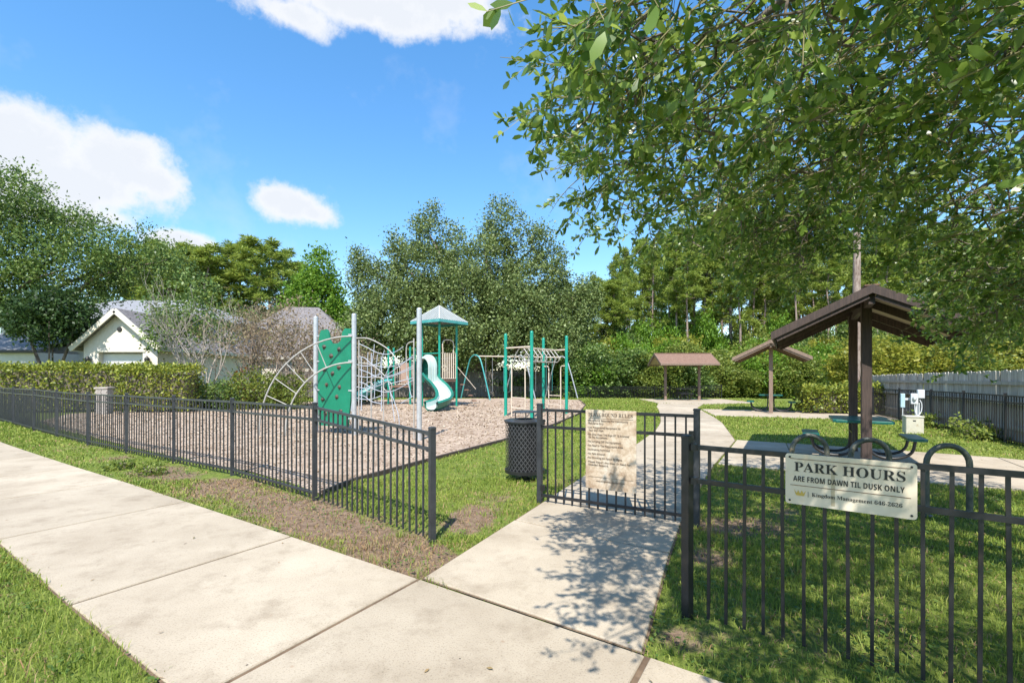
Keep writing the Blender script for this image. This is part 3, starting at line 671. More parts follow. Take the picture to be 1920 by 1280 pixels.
for row in (('•Playground Reserved For Community', .88), ('  Residents Only.', .34), 0, ('•Use Playground Equipment At', .72), ('  Your Own Risk.', .34), 0, ('•No One Over The Age Of 12 Allowed', .9), ('  On The Equipment.', .42), 0, ('•No Jumping Off The Equipment.', .74), 0, ('•No Food In The Playground Area.', .78), 0, ('•No Smoking Permitted.', .5), 0, ('•No Pets Allowed.', .4), 0, ('•No Climbing On Fence Or Signs.', .76), 0, ('•Please Report Any Wear Or Need For', .93), ('  Needed Repairs.', .44)):
    if row == 0: yy -= .014; continue
    ind = .012 if row[0].startswith(' ') else 0
    lettering(row[0].strip(), l - .01 + ind, l - .01 + ind + row[1] * (W - .05), yy, .022, ink, rs_, f, SS); yy -= .034
MB().box((0, f - .0012, -.325), (W - .07, .0015, .003)).build('rule_line', ink, rs_)
lettering('www.KingdomManagement.com', -.17, .17, -.378, .019, ink, rs_, f, SS)

# ------------------------------------------------------------------ trash can
tcn = thing('trash_can', 'black mesh trash can with a flat ring lid beside the gate post', 'trash can', (.2, 7.45, 0))
Rc, z0, z1 = .3, .13, .9
lat = MB(); nst = 30; sg = 12
for sgn in (1, -1):
    for k in range(nst):
        a0 = 2 * math.pi * k / nst
        for j in range(sg):
            t0, t1 = j / sg, (j + 1) / sg; wv = .0075 / Rc
            q = []
            for t_, dd in ((t0, -wv), (t0, wv), (t1, wv), (t1, -wv)):
                a = a0 + sgn * t_ * 1.9 + dd; q.append(((Rc + .002 * sgn) * math.cos(a), (Rc + .002 * sgn) * math.sin(a), z0 + (z1 - z0) * t_))
            lat.add(q, [(0, 1, 2, 3)])
tag(lat.build('mesh_side', pbr('mesh_coating', (.045, .045, .048), (.075, .075, .08), rough=.35, scale=20), tcn), kind='stuff')
MB().lathe([(0, z0 + .02), (Rc - .045, z0 + .02), (Rc - .045, z1 - .02)], 32).build('liner', pbr('bin_liner', (.008, .008, .009), rough=.5), tcn, 40)
MB().lathe([(Rc - .02, z0 - .02), (Rc + .012, z0 - .02), (Rc + .012, z0 + .03), (Rc - .02, z0 + .03), (Rc - .02, z0 - .02)], 36).build('base_band', M['black'], tcn, 40)
MB().lathe([(Rc - .02, z1 - .03), (Rc + .012, z1 - .03), (Rc + .012, z1), (Rc - .02, z1)], 36).build('top_band', M['black'], tcn, 40)
lid = MB().lathe([(.125, .905), (.15, .93), (.26, .928), (.325, .912), (.325, .895), (.29, .89), (.14, .89), (.125, .905)], 40).build('lid', pbr('lid_paint', (.03, .032, .036), (.05, .052, .058), rough=.35, scale=8), tcn, 40)
MB().lathe([(0, .885), (.13, .885)], 24).build('bag', pbr('white_bag', (.6, .6, .58), (.7, .7, .68), rough=.5, scale=14, bump=.8, bscale=20), tcn)
MB().lathe([(0, 1.055), (.15, 1.058), (.185, 1.05), (.188, 1.035), (.15, 1.03), (0, 1.035)], 36).build('rain_cap', pbr('cap_paint', (.035, .037, .042), (.055, .057, .062), rough=.35, scale=8), lid, 40)
for k in range(3):
    a = 2 * math.pi * k / 3 + .55; MB().tube([(.165 * math.cos(a), .165 * math.sin(a), .92), (.165 * math.cos(a), .165 * math.sin(a), 1.04)], .007, 6).build('bracket', M['black'], lid)
MB().lathe([(0, .0), (.17, .0), (.17, .02), (.05, .03), (.05, .14), (0, .14)], 20).build('pedestal', M['black'], tcn, 40)

# ------------------------------------------------------------------ bike loops
for (x, y), lb in zip(((3.94, 6.36), (4.42, 5.93), (4.93, 5.43)), ('grey steel bike loop farthest along the row behind the park hours sign', 'middle grey steel bike loop of three, before the shelter post', 'grey steel bike loop nearest the shade, right of the park hours sign')):
    t = thing('bike_loop', lb, 'bike rack', (x, y, 0), R(-12), 'inverted U bike loops')
    w, h = .21, .81; pts = [(-w, 0, -.05), (-w, 0, h - w)] + [(-w * math.cos(R(a)), 0, h - w + w * math.sin(R(a))) for a in range(12, 180, 12)] + [(w, 0, h - w), (w, 0, -.05)]
    MB().tube(pts, .031, 12).build('hoop', M['pole_grey'], t, 50)
    for s in (-1, 1): MB().lathe([(.034, .0), (.06, .0), (.06, .012), (.034, .02)], 14).build('foot_ring', M['pole_grey'], t, 40, loc=(s * w, 0, .002))

# ------------------------------------------------------------------ picnic shelters + tables
def shelter(label, loc, rz, wood, back=2.0):
    """two posts on the ridge line (local y), gable roof"""
    t = thing('picnic_shelter', label, 'shelter', loc, rz, 'two-post picnic shelters')
    hs, pk, ev, y0, y1 = 1.42, 3.06, 2.36, -.72, back + .72
    for y in (0, back):
        MB().box((0, y, 1.42), (.15, .15, 2.9), ch=.008).build('post', wood, t)
    MB().beam((0, y0 + .06, pk - .19), (0, y1 - .06, pk - .19), .09, .2).build('ridge_beam', wood, t)
    sl = math.atan2(pk - ev, hs); L_ = math.hypot(hs, pk - ev)
    for y in (y0 + .03, .35, back - .35, y1 - .03) if True else ():
        for s in (-1, 1):
            MB().beam((s * .06, y, pk - .115 - .06 * (pk - ev) / hs), (s * hs * .97, y, ev - .10), .045, .13).build('rafter', wood, t)
    for s in (-1, 1):
        a = (0, pk); b = (s * hs, ev)
        def strip(o1, o2, m_, nm, yy0, yy1, ext=1.0, parent=t):
            p = [(a[0], a[1] + o1), (b[0] * ext, a[1] + (b[1] - a[1]) * ext + o1), (b[0] * ext, a[1] + (b[1] - a[1]) * ext + o2), (a[0], a[1] + o2)]
            v = [(x, yy0, z) for x, z in p] + [(x, yy1, z) for x, z in p]
            return MB().add(v, [(0, 1, 2, 3), (7, 6, 5, 4), (0, 4, 5, 1), (1, 5, 6, 2), (2, 6, 7, 3), (3, 7, 4, 0)]).build(nm, m_, parent)
        rf = strip(-.04, -.022, M['ply'], 'soffit', y0 + .04, y1 - .04, .985)
        # shingle courses, lapped
        nc = 9
        for k in range(nc):
            t0, t1 = k / nc, min(1.03, (k + 1) / nc + .012)
            x0, zz0 = hs * t0 * s, pk - (pk - ev) * t0; x1, zz1 = hs * t1 * s, pk - (pk - ev) * t1
            v = [(x0, y0, zz0 - .02), (x1, y0, zz1 - .0), (x1, y0, zz1 + .018), (x0, y0, zz0 + .002)]; v += [(x, y1, z) for x, _, z in v]
            MB().add(v, [(0, 1, 2, 3), (7, 6, 5, 4), (0, 4, 5, 1), (1, 5, 6, 2), (2, 6, 7, 3), (3, 7, 4, 0)]).build('shingle_course', M['shingle'], rf)
        for y in (y0 - .014, y1 + .014):
            strip(-.12, .02, wood, 'barge_board', y - .012, y + .012, 1.02)
        MB().beam((s * hs * 1.005, y0, ev - .05), (s * hs * 1.005, y1, ev - .05), .025, .12).build('fascia', wood, t)
    MB().box((0, (y0 + y1) / 2, pk + .012), (.2, y1 - y0, .02)).build('ridge_cap', M['shingle'], t)
    return t
RZ = math.atan2(-.5, .866)
S1 = (6.2, 8.4, 0); S2 = (10.95, 20.3, 0); S3 = (10.0, 31.3, 0)
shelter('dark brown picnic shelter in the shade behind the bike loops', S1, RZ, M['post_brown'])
shelter('pale brown picnic shelter seen end on before the clipped hedge', S2, math.atan2(-.47, .88), M['post_light'])
shelter('small brown shingled picnic shelter by the far fence, seen from its side', S3, R(-90), M['post_light'], 2.2)
def picnic_table(label, loc, rz, topmat, tl=.62):
    t = thing('picnic_table', label, 'picnic table', loc, rz, 'steel picnic tables with attached seats')
    board_top = MB()
    def slab_(cx, cy, z, sx, sy, nm, par):
        r = .05; pts = [(cx + sx * a, cy + sy * b) for a, b in ((-1, -1), (1, -1), (1, 1), (-1, 1))]
        q = [(cx - sx + r, cy - sy), (cx + sx - r, cy - sy), (cx + sx, cy - sy + r), (cx + sx, cy + sy - r), (cx + sx - r, cy + sy), (cx - sx + r, cy + sy), (cx - sx, cy + sy - r), (cx - sx, cy - sy + r)]
        return MB().prism(q, z - .045, z, .01).build(nm, topmat, par)
    slab_(0, 0, .76, .46, tl, 'table_top', t)
    for s in (-1, 1):
        slab_(s * .8, 0, .46, .14, tl * .78, 'seat', t)
        for y in (-.3, .3):
            pts = spline([(s * .12, y, .71), (s * .12, y, .35), (s * .16, y, .16), (s * .34, y, .07), (s * .58, y, .09), (s * .74, y, .2), (s * .79, y, .41)], 5)
            MB().tube(pts, .026, 8).build('leg', M['black'], t, 50)
        MB().beam((s * .12, -.3, .5), (s * .12, .3, .5), .03, .03).build('stretcher', M['black'], t)
    for y in (-.3, .3): MB().beam((-.4, y, .7), (.4, y, .7), .035, .03).build('top_support', M['black'], t)
    return t
uu = Vector((.5, .866, 0))
picnic_table('dark green steel picnic table with seats under the dark nearest shelter', Vector(S1) + uu * .98 + Vector((0, 0, CZ)), RZ, M['table_green'])
picnic_table('green steel picnic table with seats behind the pale brown shelter post', Vector(S2) + Vector((.47, .88, 0)) * 1.0 + Vector((0, 0, CZ)), math.atan2(-.47, .88), M['table_green'])
picnic_table('dark steel picnic table under the small far shelter', Vector(S3) + Vector((1.1, 0, CZ)), R(-90), M['black'], .55)

# ------------------------------------------------------------------ utility cabinet and meter post
ub = thing('utility_cabinet', 'squat beige utility cabinet on the grass by the board fence', 'utility cabinet', (11.15, 13.35, 0), R(-24)); ub.scale = (.66, .66, .85)
MB().box((0, 0, .27), (.6, .5, .54), ch=.02).build('body', M['util'], ub)
MB().box((0, 0, .555), (.64, .54, .035), ch=.01).build('lid', M['util'], ub)
MB().box((-.02, -.253, .42), (.1, .012, .04)).build('handle', M['dark_trim'], ub)
MB().box((-.02, -.252, .25), (.42, .008, .36)).build('door_panel', M['util'], ub)
mp = thing('meter_post', 'white electric meter post with boxes and conduit beside the beige cabinet', 'meter post', (11.46, 13.6, 0), R(-24)); mp.scale = (.62, .7, .97)
MB().box((0, 0, .55), (.1, .1, 1.1), ch=.006).build('post', M['util_white'], mp)
MB().box((-.12, -.09, .98), (.24, .1, .3), ch=.012).build('meter_box', M['util_white'], mp)
MB().lathe([(0, 0), (.075, 0), (.075, .05), (.05, .08), (0, .085)], 18).build('meter_dial', M['util_white'], mp, 40, loc=(-.12, -.145, 1.0), rot=(R(90), 0, 0))
MB().box((.16, .02, 1.12), (.26, .16, .24), ch=.02).build('timer_box', M['util_white'], mp)
MB().box((-.5, .04, .92), (.16, .12, .4), ch=.01).build('breaker_box', M['util_blue'], mp)
MB().beam((-.58, .1, .96), (.1, .1, .96), .04, .06).build('cross_rail', M['util_white'], mp)
MB().tube(spline([(-.1, -.1, .84), (-.08, -.1, .6), (.02, -.12, .5), (.14, -.1, .62), (.17, -.06, .82), (.1, -.06, .94)], 6), .018, 8).build('conduit', M['util_white'], mp, 50)
MB().tube([(.06, -.1, .0), (.06, -.1, .86)], .024, 8).build('conduit', M['util_white'], mp, 50)
MB().tube([(-.5, .02, .0), (-.5, .02, .74)], .018, 8).build('conduit', M['util_white'], mp, 50)

# ------------------------------------------------------------------ weathered board fence
bA = Vector((9.6, 5.2, 0)); bB = Vector((16.5, 23.0, 0)); bl = (bB - bA).length; bd = (bB - bA).normalized(); ba = math.atan2(bd.y, bd.x)
bf = thing('board_fence', 'weathered grey board privacy fence behind the black metal fence', 'fence', bA, ba)
random.seed(9)
n = int(bl / .146)
bm_v = []
for k in range(5):
    m_ = MB(); w = .139; h = 1.0; c_ = .028
    v = [(-w / 2, -.009, 0), (w / 2, -.009, 0), (w / 2, -.009, h - c_ * .55), (w / 2 - c_, -.009, h), (-w / 2 + c_, -.009, h), (-w / 2, -.009, h - c_ * .55)]
    v += [(x, .009, z) for x, y, z in v]; m_.add(v, [(0, 1, 2, 3, 4, 5), (11, 10, 9, 8, 7, 6)] + [(i, 6 + i, 6 + (i + 1) % 6, (i + 1) % 6) for i in range(6)])
    me = m_.mesh('board'); me.materials.append(M['board']); bm_v.append(me)
for k in range(n):
    s = (k + .5) / n; yw = bA.y + (bB.y - bA.y) * s
    zt = 1.76 - .013 * max(0, yw - 10); o = link('board', bm_v[k % 5], None, bf, (s * bl, random.uniform(-.005, .005), .03), (random.uniform(-.01, .01), random.uniform(-.012, .012), random.uniform(-.02, .02)))
    o.scale = (random.uniform(.96, 1.0), 1, zt - .03 + random.uniform(-.02, .02))
for z in (.35, .95, 1.45):
    MB().beam((0, .045, z), (bl, .045, z - (.09 if z > 1 else 0)), .05, .085).build('rail', M['board'], bf)

# ------------------------------------------------------------------ playground: climbing wall, arch and web
def onplane(px, py, A, B):
    """where the view ray of a pixel meets the upright plane through A and B"""
    d = Vector(((px - 960) / 900, 1, (704 - py) / 900)); n_ = Vector((B.y - A.y, -(B.x - A.x), 0)); t_ = A.dot(n_) / d.dot(n_); p = d * t_; p.z += EYE; return p
P1 = Vector((-5.5, 13.46, 0)); P2 = Vector((-4.23, 12.86, 0)); P3 = Vector((-2.28, 11.8, 0))
cw = thing('climbing_frame', 'tall grey posts holding a green climbing wall, arch ladder and rope web', 'climber', P2)
def loc_(p): return Vector(p) - P2
for p, h in ((P1, 3.22), (P2, 3.22), (P3, 3.22)):
    q = loc_(p); po = MB().tube([(q.x, q.y, -.05), (q.x, q.y, h)], .064, 16).build('post', M['galv'], cw, 50)
    MB().lathe([(.064, 0), (.062, .02), (.045, .04), (0, .05)], 16).build('cap', M['galv'], po, 60, loc=(q.x, q.y, h))
# wall panel, its outline measured along P1 -> P2
dP = (P2 - P1).normalized(); nP = Vector((dP.y, -dP.x, 0)); LP12 = (P2 - P1).length
wl = [(.14, .22), (LP12 - .2, .22), (LP12 - .1, 1.0), (LP12 - .08, 2.75), (LP12 - .12, 2.86), (LP12 - .3, 2.88), (LP12 - .4, 2.78), (LP12 - .45, 2.55), (LP12 - .56, 2.48), (LP12 - .78, 2.48), (.55, 2.58), (.5, 2.8), (.42, 2.88), (.22, 2.86), (.14, 2.7), (.1, 1.3)]
import bmesh
def flat_panel(outline, A, d, nrm, th, base):
    bm = bmesh.new(); fr = [bm.verts.new(A + d * s + Vector((0, 0, z)) + nrm * th / 2 - base) for s, z in outline]; bm.faces.new(fr)
    r = bmesh.ops.extrude_face_region(bm, geom=bm.faces[:]); bmesh.ops.translate(bm, verts=[v for v in r['geom'] if isinstance(v, bmesh.types.BMVert)], vec=-nrm * th)
    bmesh.ops.recalc_face_normals(bm, faces=bm.faces[:])
    bmesh.ops.triangulate(bm, faces=bm.faces[:]); me = bpy.data.meshes.new('panel'); bm.to_mesh(me); bm.free(); return me
wp = link('wall_panel', flat_panel(wl, P1, dP, nP, .05, P2), M['green'], cw)
rnd = random.Random(2)
for px, py in ((609, 650), (637, 655), (622, 667), (637, 688), (609, 693), (614, 721), (633, 743), (607, 748), (625, 700), (640, 770), (612, 775), (638, 725)):
    c_ = loc_(onplane(px, py, P1, P2)); hb = MB(); nn = 9; ph = rnd.random() * 6
    ring = [c_ + nP * .03 + dP * (.075 * math.cos(6.283 * k / nn) * rnd.uniform(.7, 1.2)) + Vector((0, 0, .06 * math.sin(6.283 * k / nn) * rnd.uniform(.7, 1.2))) for k in range(nn)]
    top = [c_ + (q - c_) * .45 + nP * .06 for q in ring]
    hb.add(ring + top, [(k, (k + 1) % nn, nn + (k + 1) % nn, nn + k) for k in range(nn)] + [tuple(range(nn, 2 * nn))])
    hb.build('climbing_hold', pbr('hold_resin', (.03, .035, .03), (.1, .06, .035), rough=.6, scale=12) if px == 609 and py == 650 else bpy.data.materials['hold_resin'], wp, 50)
for p, s in ((P1, 1), (P2, -1)):
    for z in (.45, 1.2, 2.0, 2.7):
        a = loc_(p) + Vector((0, 0, z)); MB().beam(a + dP * s * .05, a + dP * s * .17 + nP * .02, .05, .035).build('clamp', M['galv'], cw)
# arch ladder: two bowed rails with rungs
oF = Vector((-6.72, 12.75, 0)); iF = Vector((-6.0, 12.7, 0)); aw = P2 + nP * .08
def arch(foot, z):
    pts = []
    for k in range(17):
        a = R(90 * k / 16); b_ = foot.lerp(aw, 1 - math.cos(a)); b_.z = z * math.sin(a) ** .92 - .03; pts.append(loc_(b_))
    return pts
ao, ai = arch(oF, 2.68), arch(iF, 1.98)
MB().tube(ao, .021, 10).build('arch_rail', M['cream_pipe'], cw, 50); MB().tube(ai, .021, 10).build('arch_rail', M['cream_pipe'], cw, 50)
for k in (4, 6, 8, 10, 12): MB().tube([ao[k], ai[min(k, 16)]], .012, 8).build('rung', M['cream_pipe'], cw, 50)
# rope web between P2 and P3
def wb(px, py): return loc_(onplane(px, py, P2, P3))
def web(pts, r, mat, nm, n=6): MB().tube(spline([wb(*p) for p in pts], n), r * .8, 7).build(nm, mat, cw, 60)
web([(673, 637), (673, 720), (672, 814)], .022, M['cream_pipe'], 'web_pole')
web([(776, 634), (776, 730), (776, 822)], .022, M['cream_pipe'], 'web_pole')
web([(668, 634), (688, 634), (708, 642), (728, 655), (742, 672), (750, 690)], .02, M['cream_pipe'], 'web_arc')
web([(776, 640), (766, 643), (762, 652), (762, 680), (763, 712)], .018, M['cream_pipe'], 'web_arc')
web([(673, 680), (690, 682), (706, 690), (722, 705)], .018, M['cream_pipe'], 'web_arc')
for pts in ([(673, 644), (690, 652), (705, 660), (722, 664), (740, 660), (756, 650)], [(673, 668), (684, 671), (694, 680), (706, 686), (724, 688), (745, 684), (775, 670)], [(673, 692), (690, 698), (706, 706), (720, 708), (740, 704), (775, 690)],
            [(673, 716), (684, 719), (694, 726), (712, 733), (728, 735), (748, 728), (775, 712)], [(673, 740), (684, 743), (696, 752), (716, 757)], [(724, 704), (738, 694), (752, 684), (775, 666)], [(724, 706), (745, 700), (775, 686)],
            [(728, 720), (748, 715), (775, 708)], [(732, 735), (740, 755), (747, 778), (749, 800)], [(726, 706), (732, 735), (736, 760), (740, 790)], [(752, 756), (765, 748), (776, 742)]):
    web(pts, .012, M['rope'], 'web_rope')
for pts in ([(702, 645), (700, 665), (696, 690)], [(721, 656), (715, 678), (710, 705)], [(740, 672), (728, 692), (722, 706)], [(690, 660), (689, 690), (688, 745)], [(708, 664), (704, 700), (702, 745)], [(764, 705), (768, 730), (772, 745)]):
    web(pts, .012, M['rope'], 'web_rope')
web([(696, 800), (696, 720), (699, 709), (709, 707), (718, 710), (719, 722), (719, 805)], .019, M['cream_pipe'], 'handle_loop')
for cx_, cy_ in ((692, 725), (727, 724)):
    web([(cx_ + 8 * math.cos(a), cy_ + 9 * math.sin(a)) for a in [k * math.pi / 5 for k in range(11)]], .014, M['cream_pipe'], 'grip_ring', 2)

# ------------------------------------------------------------------ playground: roofed tower with slide
T0 = Vector((-3.75, 24.8, 0)); tw = thing('play_tower', 'play tower with pale ribbed hip roof, green posts and curling slide', 'play tower', T0)
vd = Vector((-T0.x, -T0.y, 0)).normalized(); sd_ = Vector((-vd.y, vd.x, 0))        # towards camera / its side (right in view)
if sd_.x < 0: sd_ = -sd_
hd = .88
cor = [vd * hd, sd_ * hd, -vd * hd, -sd_ * hd]      # near, right, far, left
for c_ in cor: MB().tube([(c_.x, c_.y, -.05), (c_.x, c_.y, 4.42)], .055, 12).build('post', M['green_post'], tw, 50)
rd = 1.46; zc, za = 4.36, 5.2
rc = [vd * rd, sd_ * rd, -vd * rd, -sd_ * rd]; ap = Vector((0, 0, za))
rf = MB()
for i in range(4):
    a, b_ = rc[i] + Vector((0, 0, zc)), rc[(i + 1) % 4] + Vector((0, 0, zc)); rf.add([a, b_, ap], [(0, 1, 2)])
    rf.add([a, b_, b_ - Vector((0, 0, .12)), a - Vector((0, 0, .12))], [(3, 2, 1, 0)])
roof = rf.build('roof', pbr('roof_plastic', (.17, .19, .18), (.22, .24, .23), rough=.4, scale=3), tw)
for i in range(4):
    a, b_ = rc[i], rc[(i + 1) % 4]
    for k in range(1, 12):
        t_ = k / 12; e = a.lerp(b_, t_); e.z = zc + .012
        hgt = 1 - abs(2 * t_ - 1); mid_ = (a + b_) / 2; up_ = ap - mid_; up_.z = za - zc
        q = e + Vector((up_.x, up_.y, up_.z)) * hgt * .98
        MB().beam(e, q, .035, .04).build('rib', M['white_plastic'], roof)
    MB().beam(a + Vector((0, 0, zc + .01)), ap + Vector((0, 0, .01)), .06, .05).build('hip_rib', M['white_plastic'], roof)
    MB().beam(a + Vector((0, 0, zc - .06)), b_ + Vector((0, 0, zc - .06)), .04, .14).build('eave_band', M['teal'], roof)
MB().prism([(c_.x * 1.0, c_.y * 1.0) for c_ in cor], 1.3, 1.38).build('deck', M['deck'], tw)
def panel_between(a, b_, z0, z1, mat, nm, nbar=8, par=tw, rr=.016):
    a = Vector(a); b_ = Vector(b_); d = b_ - a; bar = None
    rl = MB().tube([a + d * .06 + Vector((0, 0, z0)), a + d * .06 + Vector((0, 0, z1)), a + d * .94 + Vector((0, 0, z1)), a + d * .94 + Vector((0, 0, z0)), a + d * .06 + Vector((0, 0, z0))], .022, 8).build(nm, mat, par)
    for k in range(1, nbar): q = a + d * (.06 + .88 * k / nbar); MB().tube([q + Vector((0, 0, z0)), q + Vector((0, 0, z1))], rr, 6).build('bar', mat, rl)
panel_between(cor[0], cor[1], 1.45, 2.75, M['tan'], 'barrier', 7, rr=.032)
MB().tube(spline([cor[0].lerp(cor[1], .2) + Vector((0, 0, 2.75)), cor[0].lerp(cor[1], .2) + Vector((0, 0, 3.3)), cor[0].lerp(cor[1], .5) + Vector((0, 0, 3.42)), cor[0].lerp(cor[1], .8) + Vector((0, 0, 3.3)), cor[0].lerp(cor[1], .8) + Vector((0, 0, 2.75))], 5), .025, 8).build('hoop', M['tan'], tw, 50)
panel_between(cor[1], cor[2], 1.45, 2.5, M['tan'], 'barrier', 7)
panel_between(cor[2], cor[3], 1.45, 2.5, M['tan'], 'barrier', 7)
a, b_ = cor[3], cor[0]
MB().tube([a + Vector((0, 0, 2.72)), b_ + Vector((0, 0, 2.72))], .03, 8).build('hand_rail', M['green_post'], tw, 50)
# slide hood
fm = (a + b_) / 2; fd = (b_ - a).normalized(); fn = Vector((fd.y, -fd.x, 0)); fn = fn if fn.dot(vd) > 0 else -fn
hdm = [M['slide'], M['white_plastic'], M['slide_green'], M['slide']]
for k, (r0, off_, mt) in enumerate(((.52, .0, M['slide_green']), (.56, .1, M['slide']), (.5, .24, M['slide']), (.45, .4, M['slide']))):
    hb = MB(); n = 18; ring = []
    for j in range(n + 1):
        g = math.pi * j / n; cc, ss = math.cos(g), math.sin(g)
        for rad, oo in ((r0, off_), (r0, off_ + .13), (r0 - .07, off_ + .13), (r0 - .07, off_)):
            zz_ = 2.02 + rad * 1.15 * ss
            ring.append(fm + fd * (cc * rad) + fn * oo + Vector((0, 0, zz_)))
    fcs = []
    for j in range(n):
        for q in range(4): fcs.append((j * 4 + q, j * 4 + (q + 1) % 4, (j + 1) * 4 + (q + 1) % 4, (j + 1) * 4 + q))
    hb.add(ring, fcs)
    for s in (-1, 1):
        hb.add([fm + fd * (s * rad) + fn * oo + Vector((0, 0, zz_)) for zz_ in (1.25, 2.02) for rad, oo in ((r0, off_), (r0, off_ + .13), (r0 - .07, off_ + .13), (r0 - .07, off_))], [(q, (q + 1) % 4, 4 + (q + 1) % 4, 4 + q) for q in range(4)])
    hb.build('hood_ring', mt, tw, 40)
MB().box(fm + fn * .02 + Vector((0, 0, 1.95)), (1.0, .02, 1.2), rz=math.atan2(fd.y, fd.x)).build('hood_back', M['slide_green'], tw)
# slide chute: U section swept along a curl
def pxp(px, py, Y): return Vector(((px - 960) / 900 * Y, Y, EYE - (py - 704) / 900 * Y)) - T0
cen = spline([pxp(806, 712, 23.9), pxp(814, 722, 23.5), pxp(826, 734, 23.0), pxp(834, 748, 22.4), pxp(830, 759, 21.9), pxp(818, 765, 21.5), pxp(808, 768, 21.2)], 6)
sec = [(-.43, .3), (-.37, .38), (-.28, .31), (-.28, .1), (-.18, .02), (0, 0), (.18, .02), (.28, .1), (.28, .31), (.37, .38), (.43, .3), (.33, .06), (.2, -.05), (0, -.07), (-.2, -.05), (-.33, .06)]
def sweep(sec, cen, lo, hi):
    v = []; f_ = []; n = len(sec)
    for i, p in enumerate(cen):
        t_ = (cen[min(i + 1, len(cen) - 1)] - cen[max(i - 1, 0)]); t_.z = 0; t_.normalize(); s_ = Vector((t_.y, -t_.x, 0))
        for x, z in sec: v.append(p + s_ * x + Vector((0, 0, z)))
    for i in range(len(cen) - 1):
        for j in range(lo, hi): f_.append((i * n + j, i * n + (j + 1) % n, (i + 1) * n + (j + 1) % n, (i + 1) * n + j))
    return MB().add(v, f_)
ch = sweep(sec, cen, 2, 8).build('slide_chute', M['slide'], tw, 50)
sweep(sec, cen, 0, 2).build('rim', M['slide_green'], ch, 50); sweep(sec, cen, 8, 11).build('rim', M['slide_green'], ch, 50); sweep(sec, cen, 11, 16).build('underside', M['slide_green'], ch, 50)
MB().tube([cen[-8] + Vector((0, 0, -.05)), Vector((cen[-8].x, cen[-8].y, -.05))], .04, 8).build('slide_leg', M['teal'], tw, 50)
# steps at the right of the tower
for k in range(4):
    z = .3 + .28 * k; q = cor[1] + sd_ * (.9 - .2 * k); MB().box((q.x, q.y, z), (.22, .6, .04), rz=math.atan2(sd_.y, sd_.x)).build('step', M['deck'], tw)
MB().tube([cor[1] + sd_ * 1.0 + Vector((0, 0, .9)), cor[1] + Vector((0, 0, 2.1))], .018, 6).build('stair_rail', M['tan'], tw)
MB().prism([(c_.x * .86, c_.y * .86) for c_ in cor], .35, .42).build('lower_panel', M['deck'], tw)

# smaller deck with a straight slide
D0 = Vector((-6.2, 27.0, 0)); dk = thing('play_deck', 'low play deck with green posts and straight teal slide behind the web', 'play deck', D0)
for x, y, h in ((-.6, -.6, 3.2), (.6, -.6, 3.2), (.6, .6, 3.2), (-.6, .6, 3.2)): MB().tube([(x, y, -.05), (x, y, h)], .055, 12).build('post', M['green_post'], dk, 50)
MB().box((0, 0, 1.0), (1.2, 1.2, .08)).build('deck', M['deck'], dk)
panel_between((.6, -.6, 0), (.6, .6, 0), 1.1, 2.4, M['tan'], 'barrier', 8, dk); panel_between((-.6, .6, 0), (.6, .6, 0), 1.1, 2.1, M['tan'], 'barrier', 8, dk)
MB().box((.3, -.62, 1.75), (.45, .04, 1.1)).build('play_panel', pbr('tan_plastic', (.3, .2, .15), (.36, .25, .19), rough=.5, scale=3), dk)
cen = spline([(-.6, -.2, 1.05), (-1.1, -.5, .95), (-1.7, -.9, .55), (-2.1, -1.2, .3), (-2.4, -1.4, .22)], 5)
ch = sweep(sec, cen, 2, 8).build('slide_chute', M['slide'], dk, 50); sweep(sec, cen, 0, 2).build('rim', M['teal'], ch, 50); sweep(sec, cen, 8, 11).build('rim', M['teal'], ch, 50); sweep(sec, cen, 11, 16).build('underside', M['teal'], ch, 50)

# lavender climbing net standing behind the web
N0 = Vector((-6.3, 21.5, 0)); cn = thing('net_climber', 'lavender grey rope net climber standing behind the grey post web', 'climber', N0)
for x in (-.9, -.45, 0, .45): MB().tube(spline([(x, 0, -.05), (x, .05, 1.2), (x, 0, 2.6 - .35 * abs(x))], 5), .022, 7).build('net_pole', M['rope'], cn, 50)
for z in (.6, 1.1, 1.6, 2.1): MB().tube(spline([(-.95, 0, z + .1), (-.45, .02, z - .05), (0, .02, z - .05), (.5, 0, z + .12)], 5), .016, 7).build('net_rope', M['rope'], cn, 50)

# ------------------------------------------------------------------ playground: overhead ladder
A_ = Vector((-.25, 18.95, 0)); B_ = Vector((.73, 17.8, 0)); C_ = Vector((1.38, 21.1, 0)); D_ = Vector((2.27, 20.0, 0))
mk = thing('overhead_ladder', 'four green posts with tan overhead loop ladder behind the trash can', 'monkey bars', A_)
def q_(p, z): return Vector((p.x - A_.x, p.y - A_.y, z))
for p in (A_, B_, C_, D_):
    po = MB().tube([q_(p, -.05), q_(p, 3.2)], .064, 14).build('post', M['green_post'], mk, 50); MB().lathe([(.066, 0), (.06, .03), (.03, .06), (0, .065)], 14).build('cap', M['green_post'], po, 60, loc=q_(p, 3.2))
for p, q in ((A_, B_), (C_, D_)):
    MB().tube([q_(p, 2.68), q_(q, 2.68)], .03, 8).build('cross_bar', M['tan'], mk, 50)
    d = q - p
    lad = []
    for s0, s1 in ((.04, .24), (.96, .76)):
        pts = spline([q_(p + d * s0, 2.0), q_(p + d * (s0 + (s1 - s0) * .7), 2.0), q_(p + d * s1, 1.88), q_(p + d * s1, 1.2), q_(p + d * s1, -.05)], 4); MB().tube(pts, .024, 8).build('ladder_rail', M['tan'], mk, 50)
    for z in (.35, .75): MB().tube([q_(p + d * .24, z), q_(p + d * .76, z)], .02, 8).build('rung', M['tan'], mk, 50)
m0 = (A_ + B_) / 2; m1 = (C_ + D_) / 2; dd = (m1 - m0); ac = (B_ - A_).normalized()
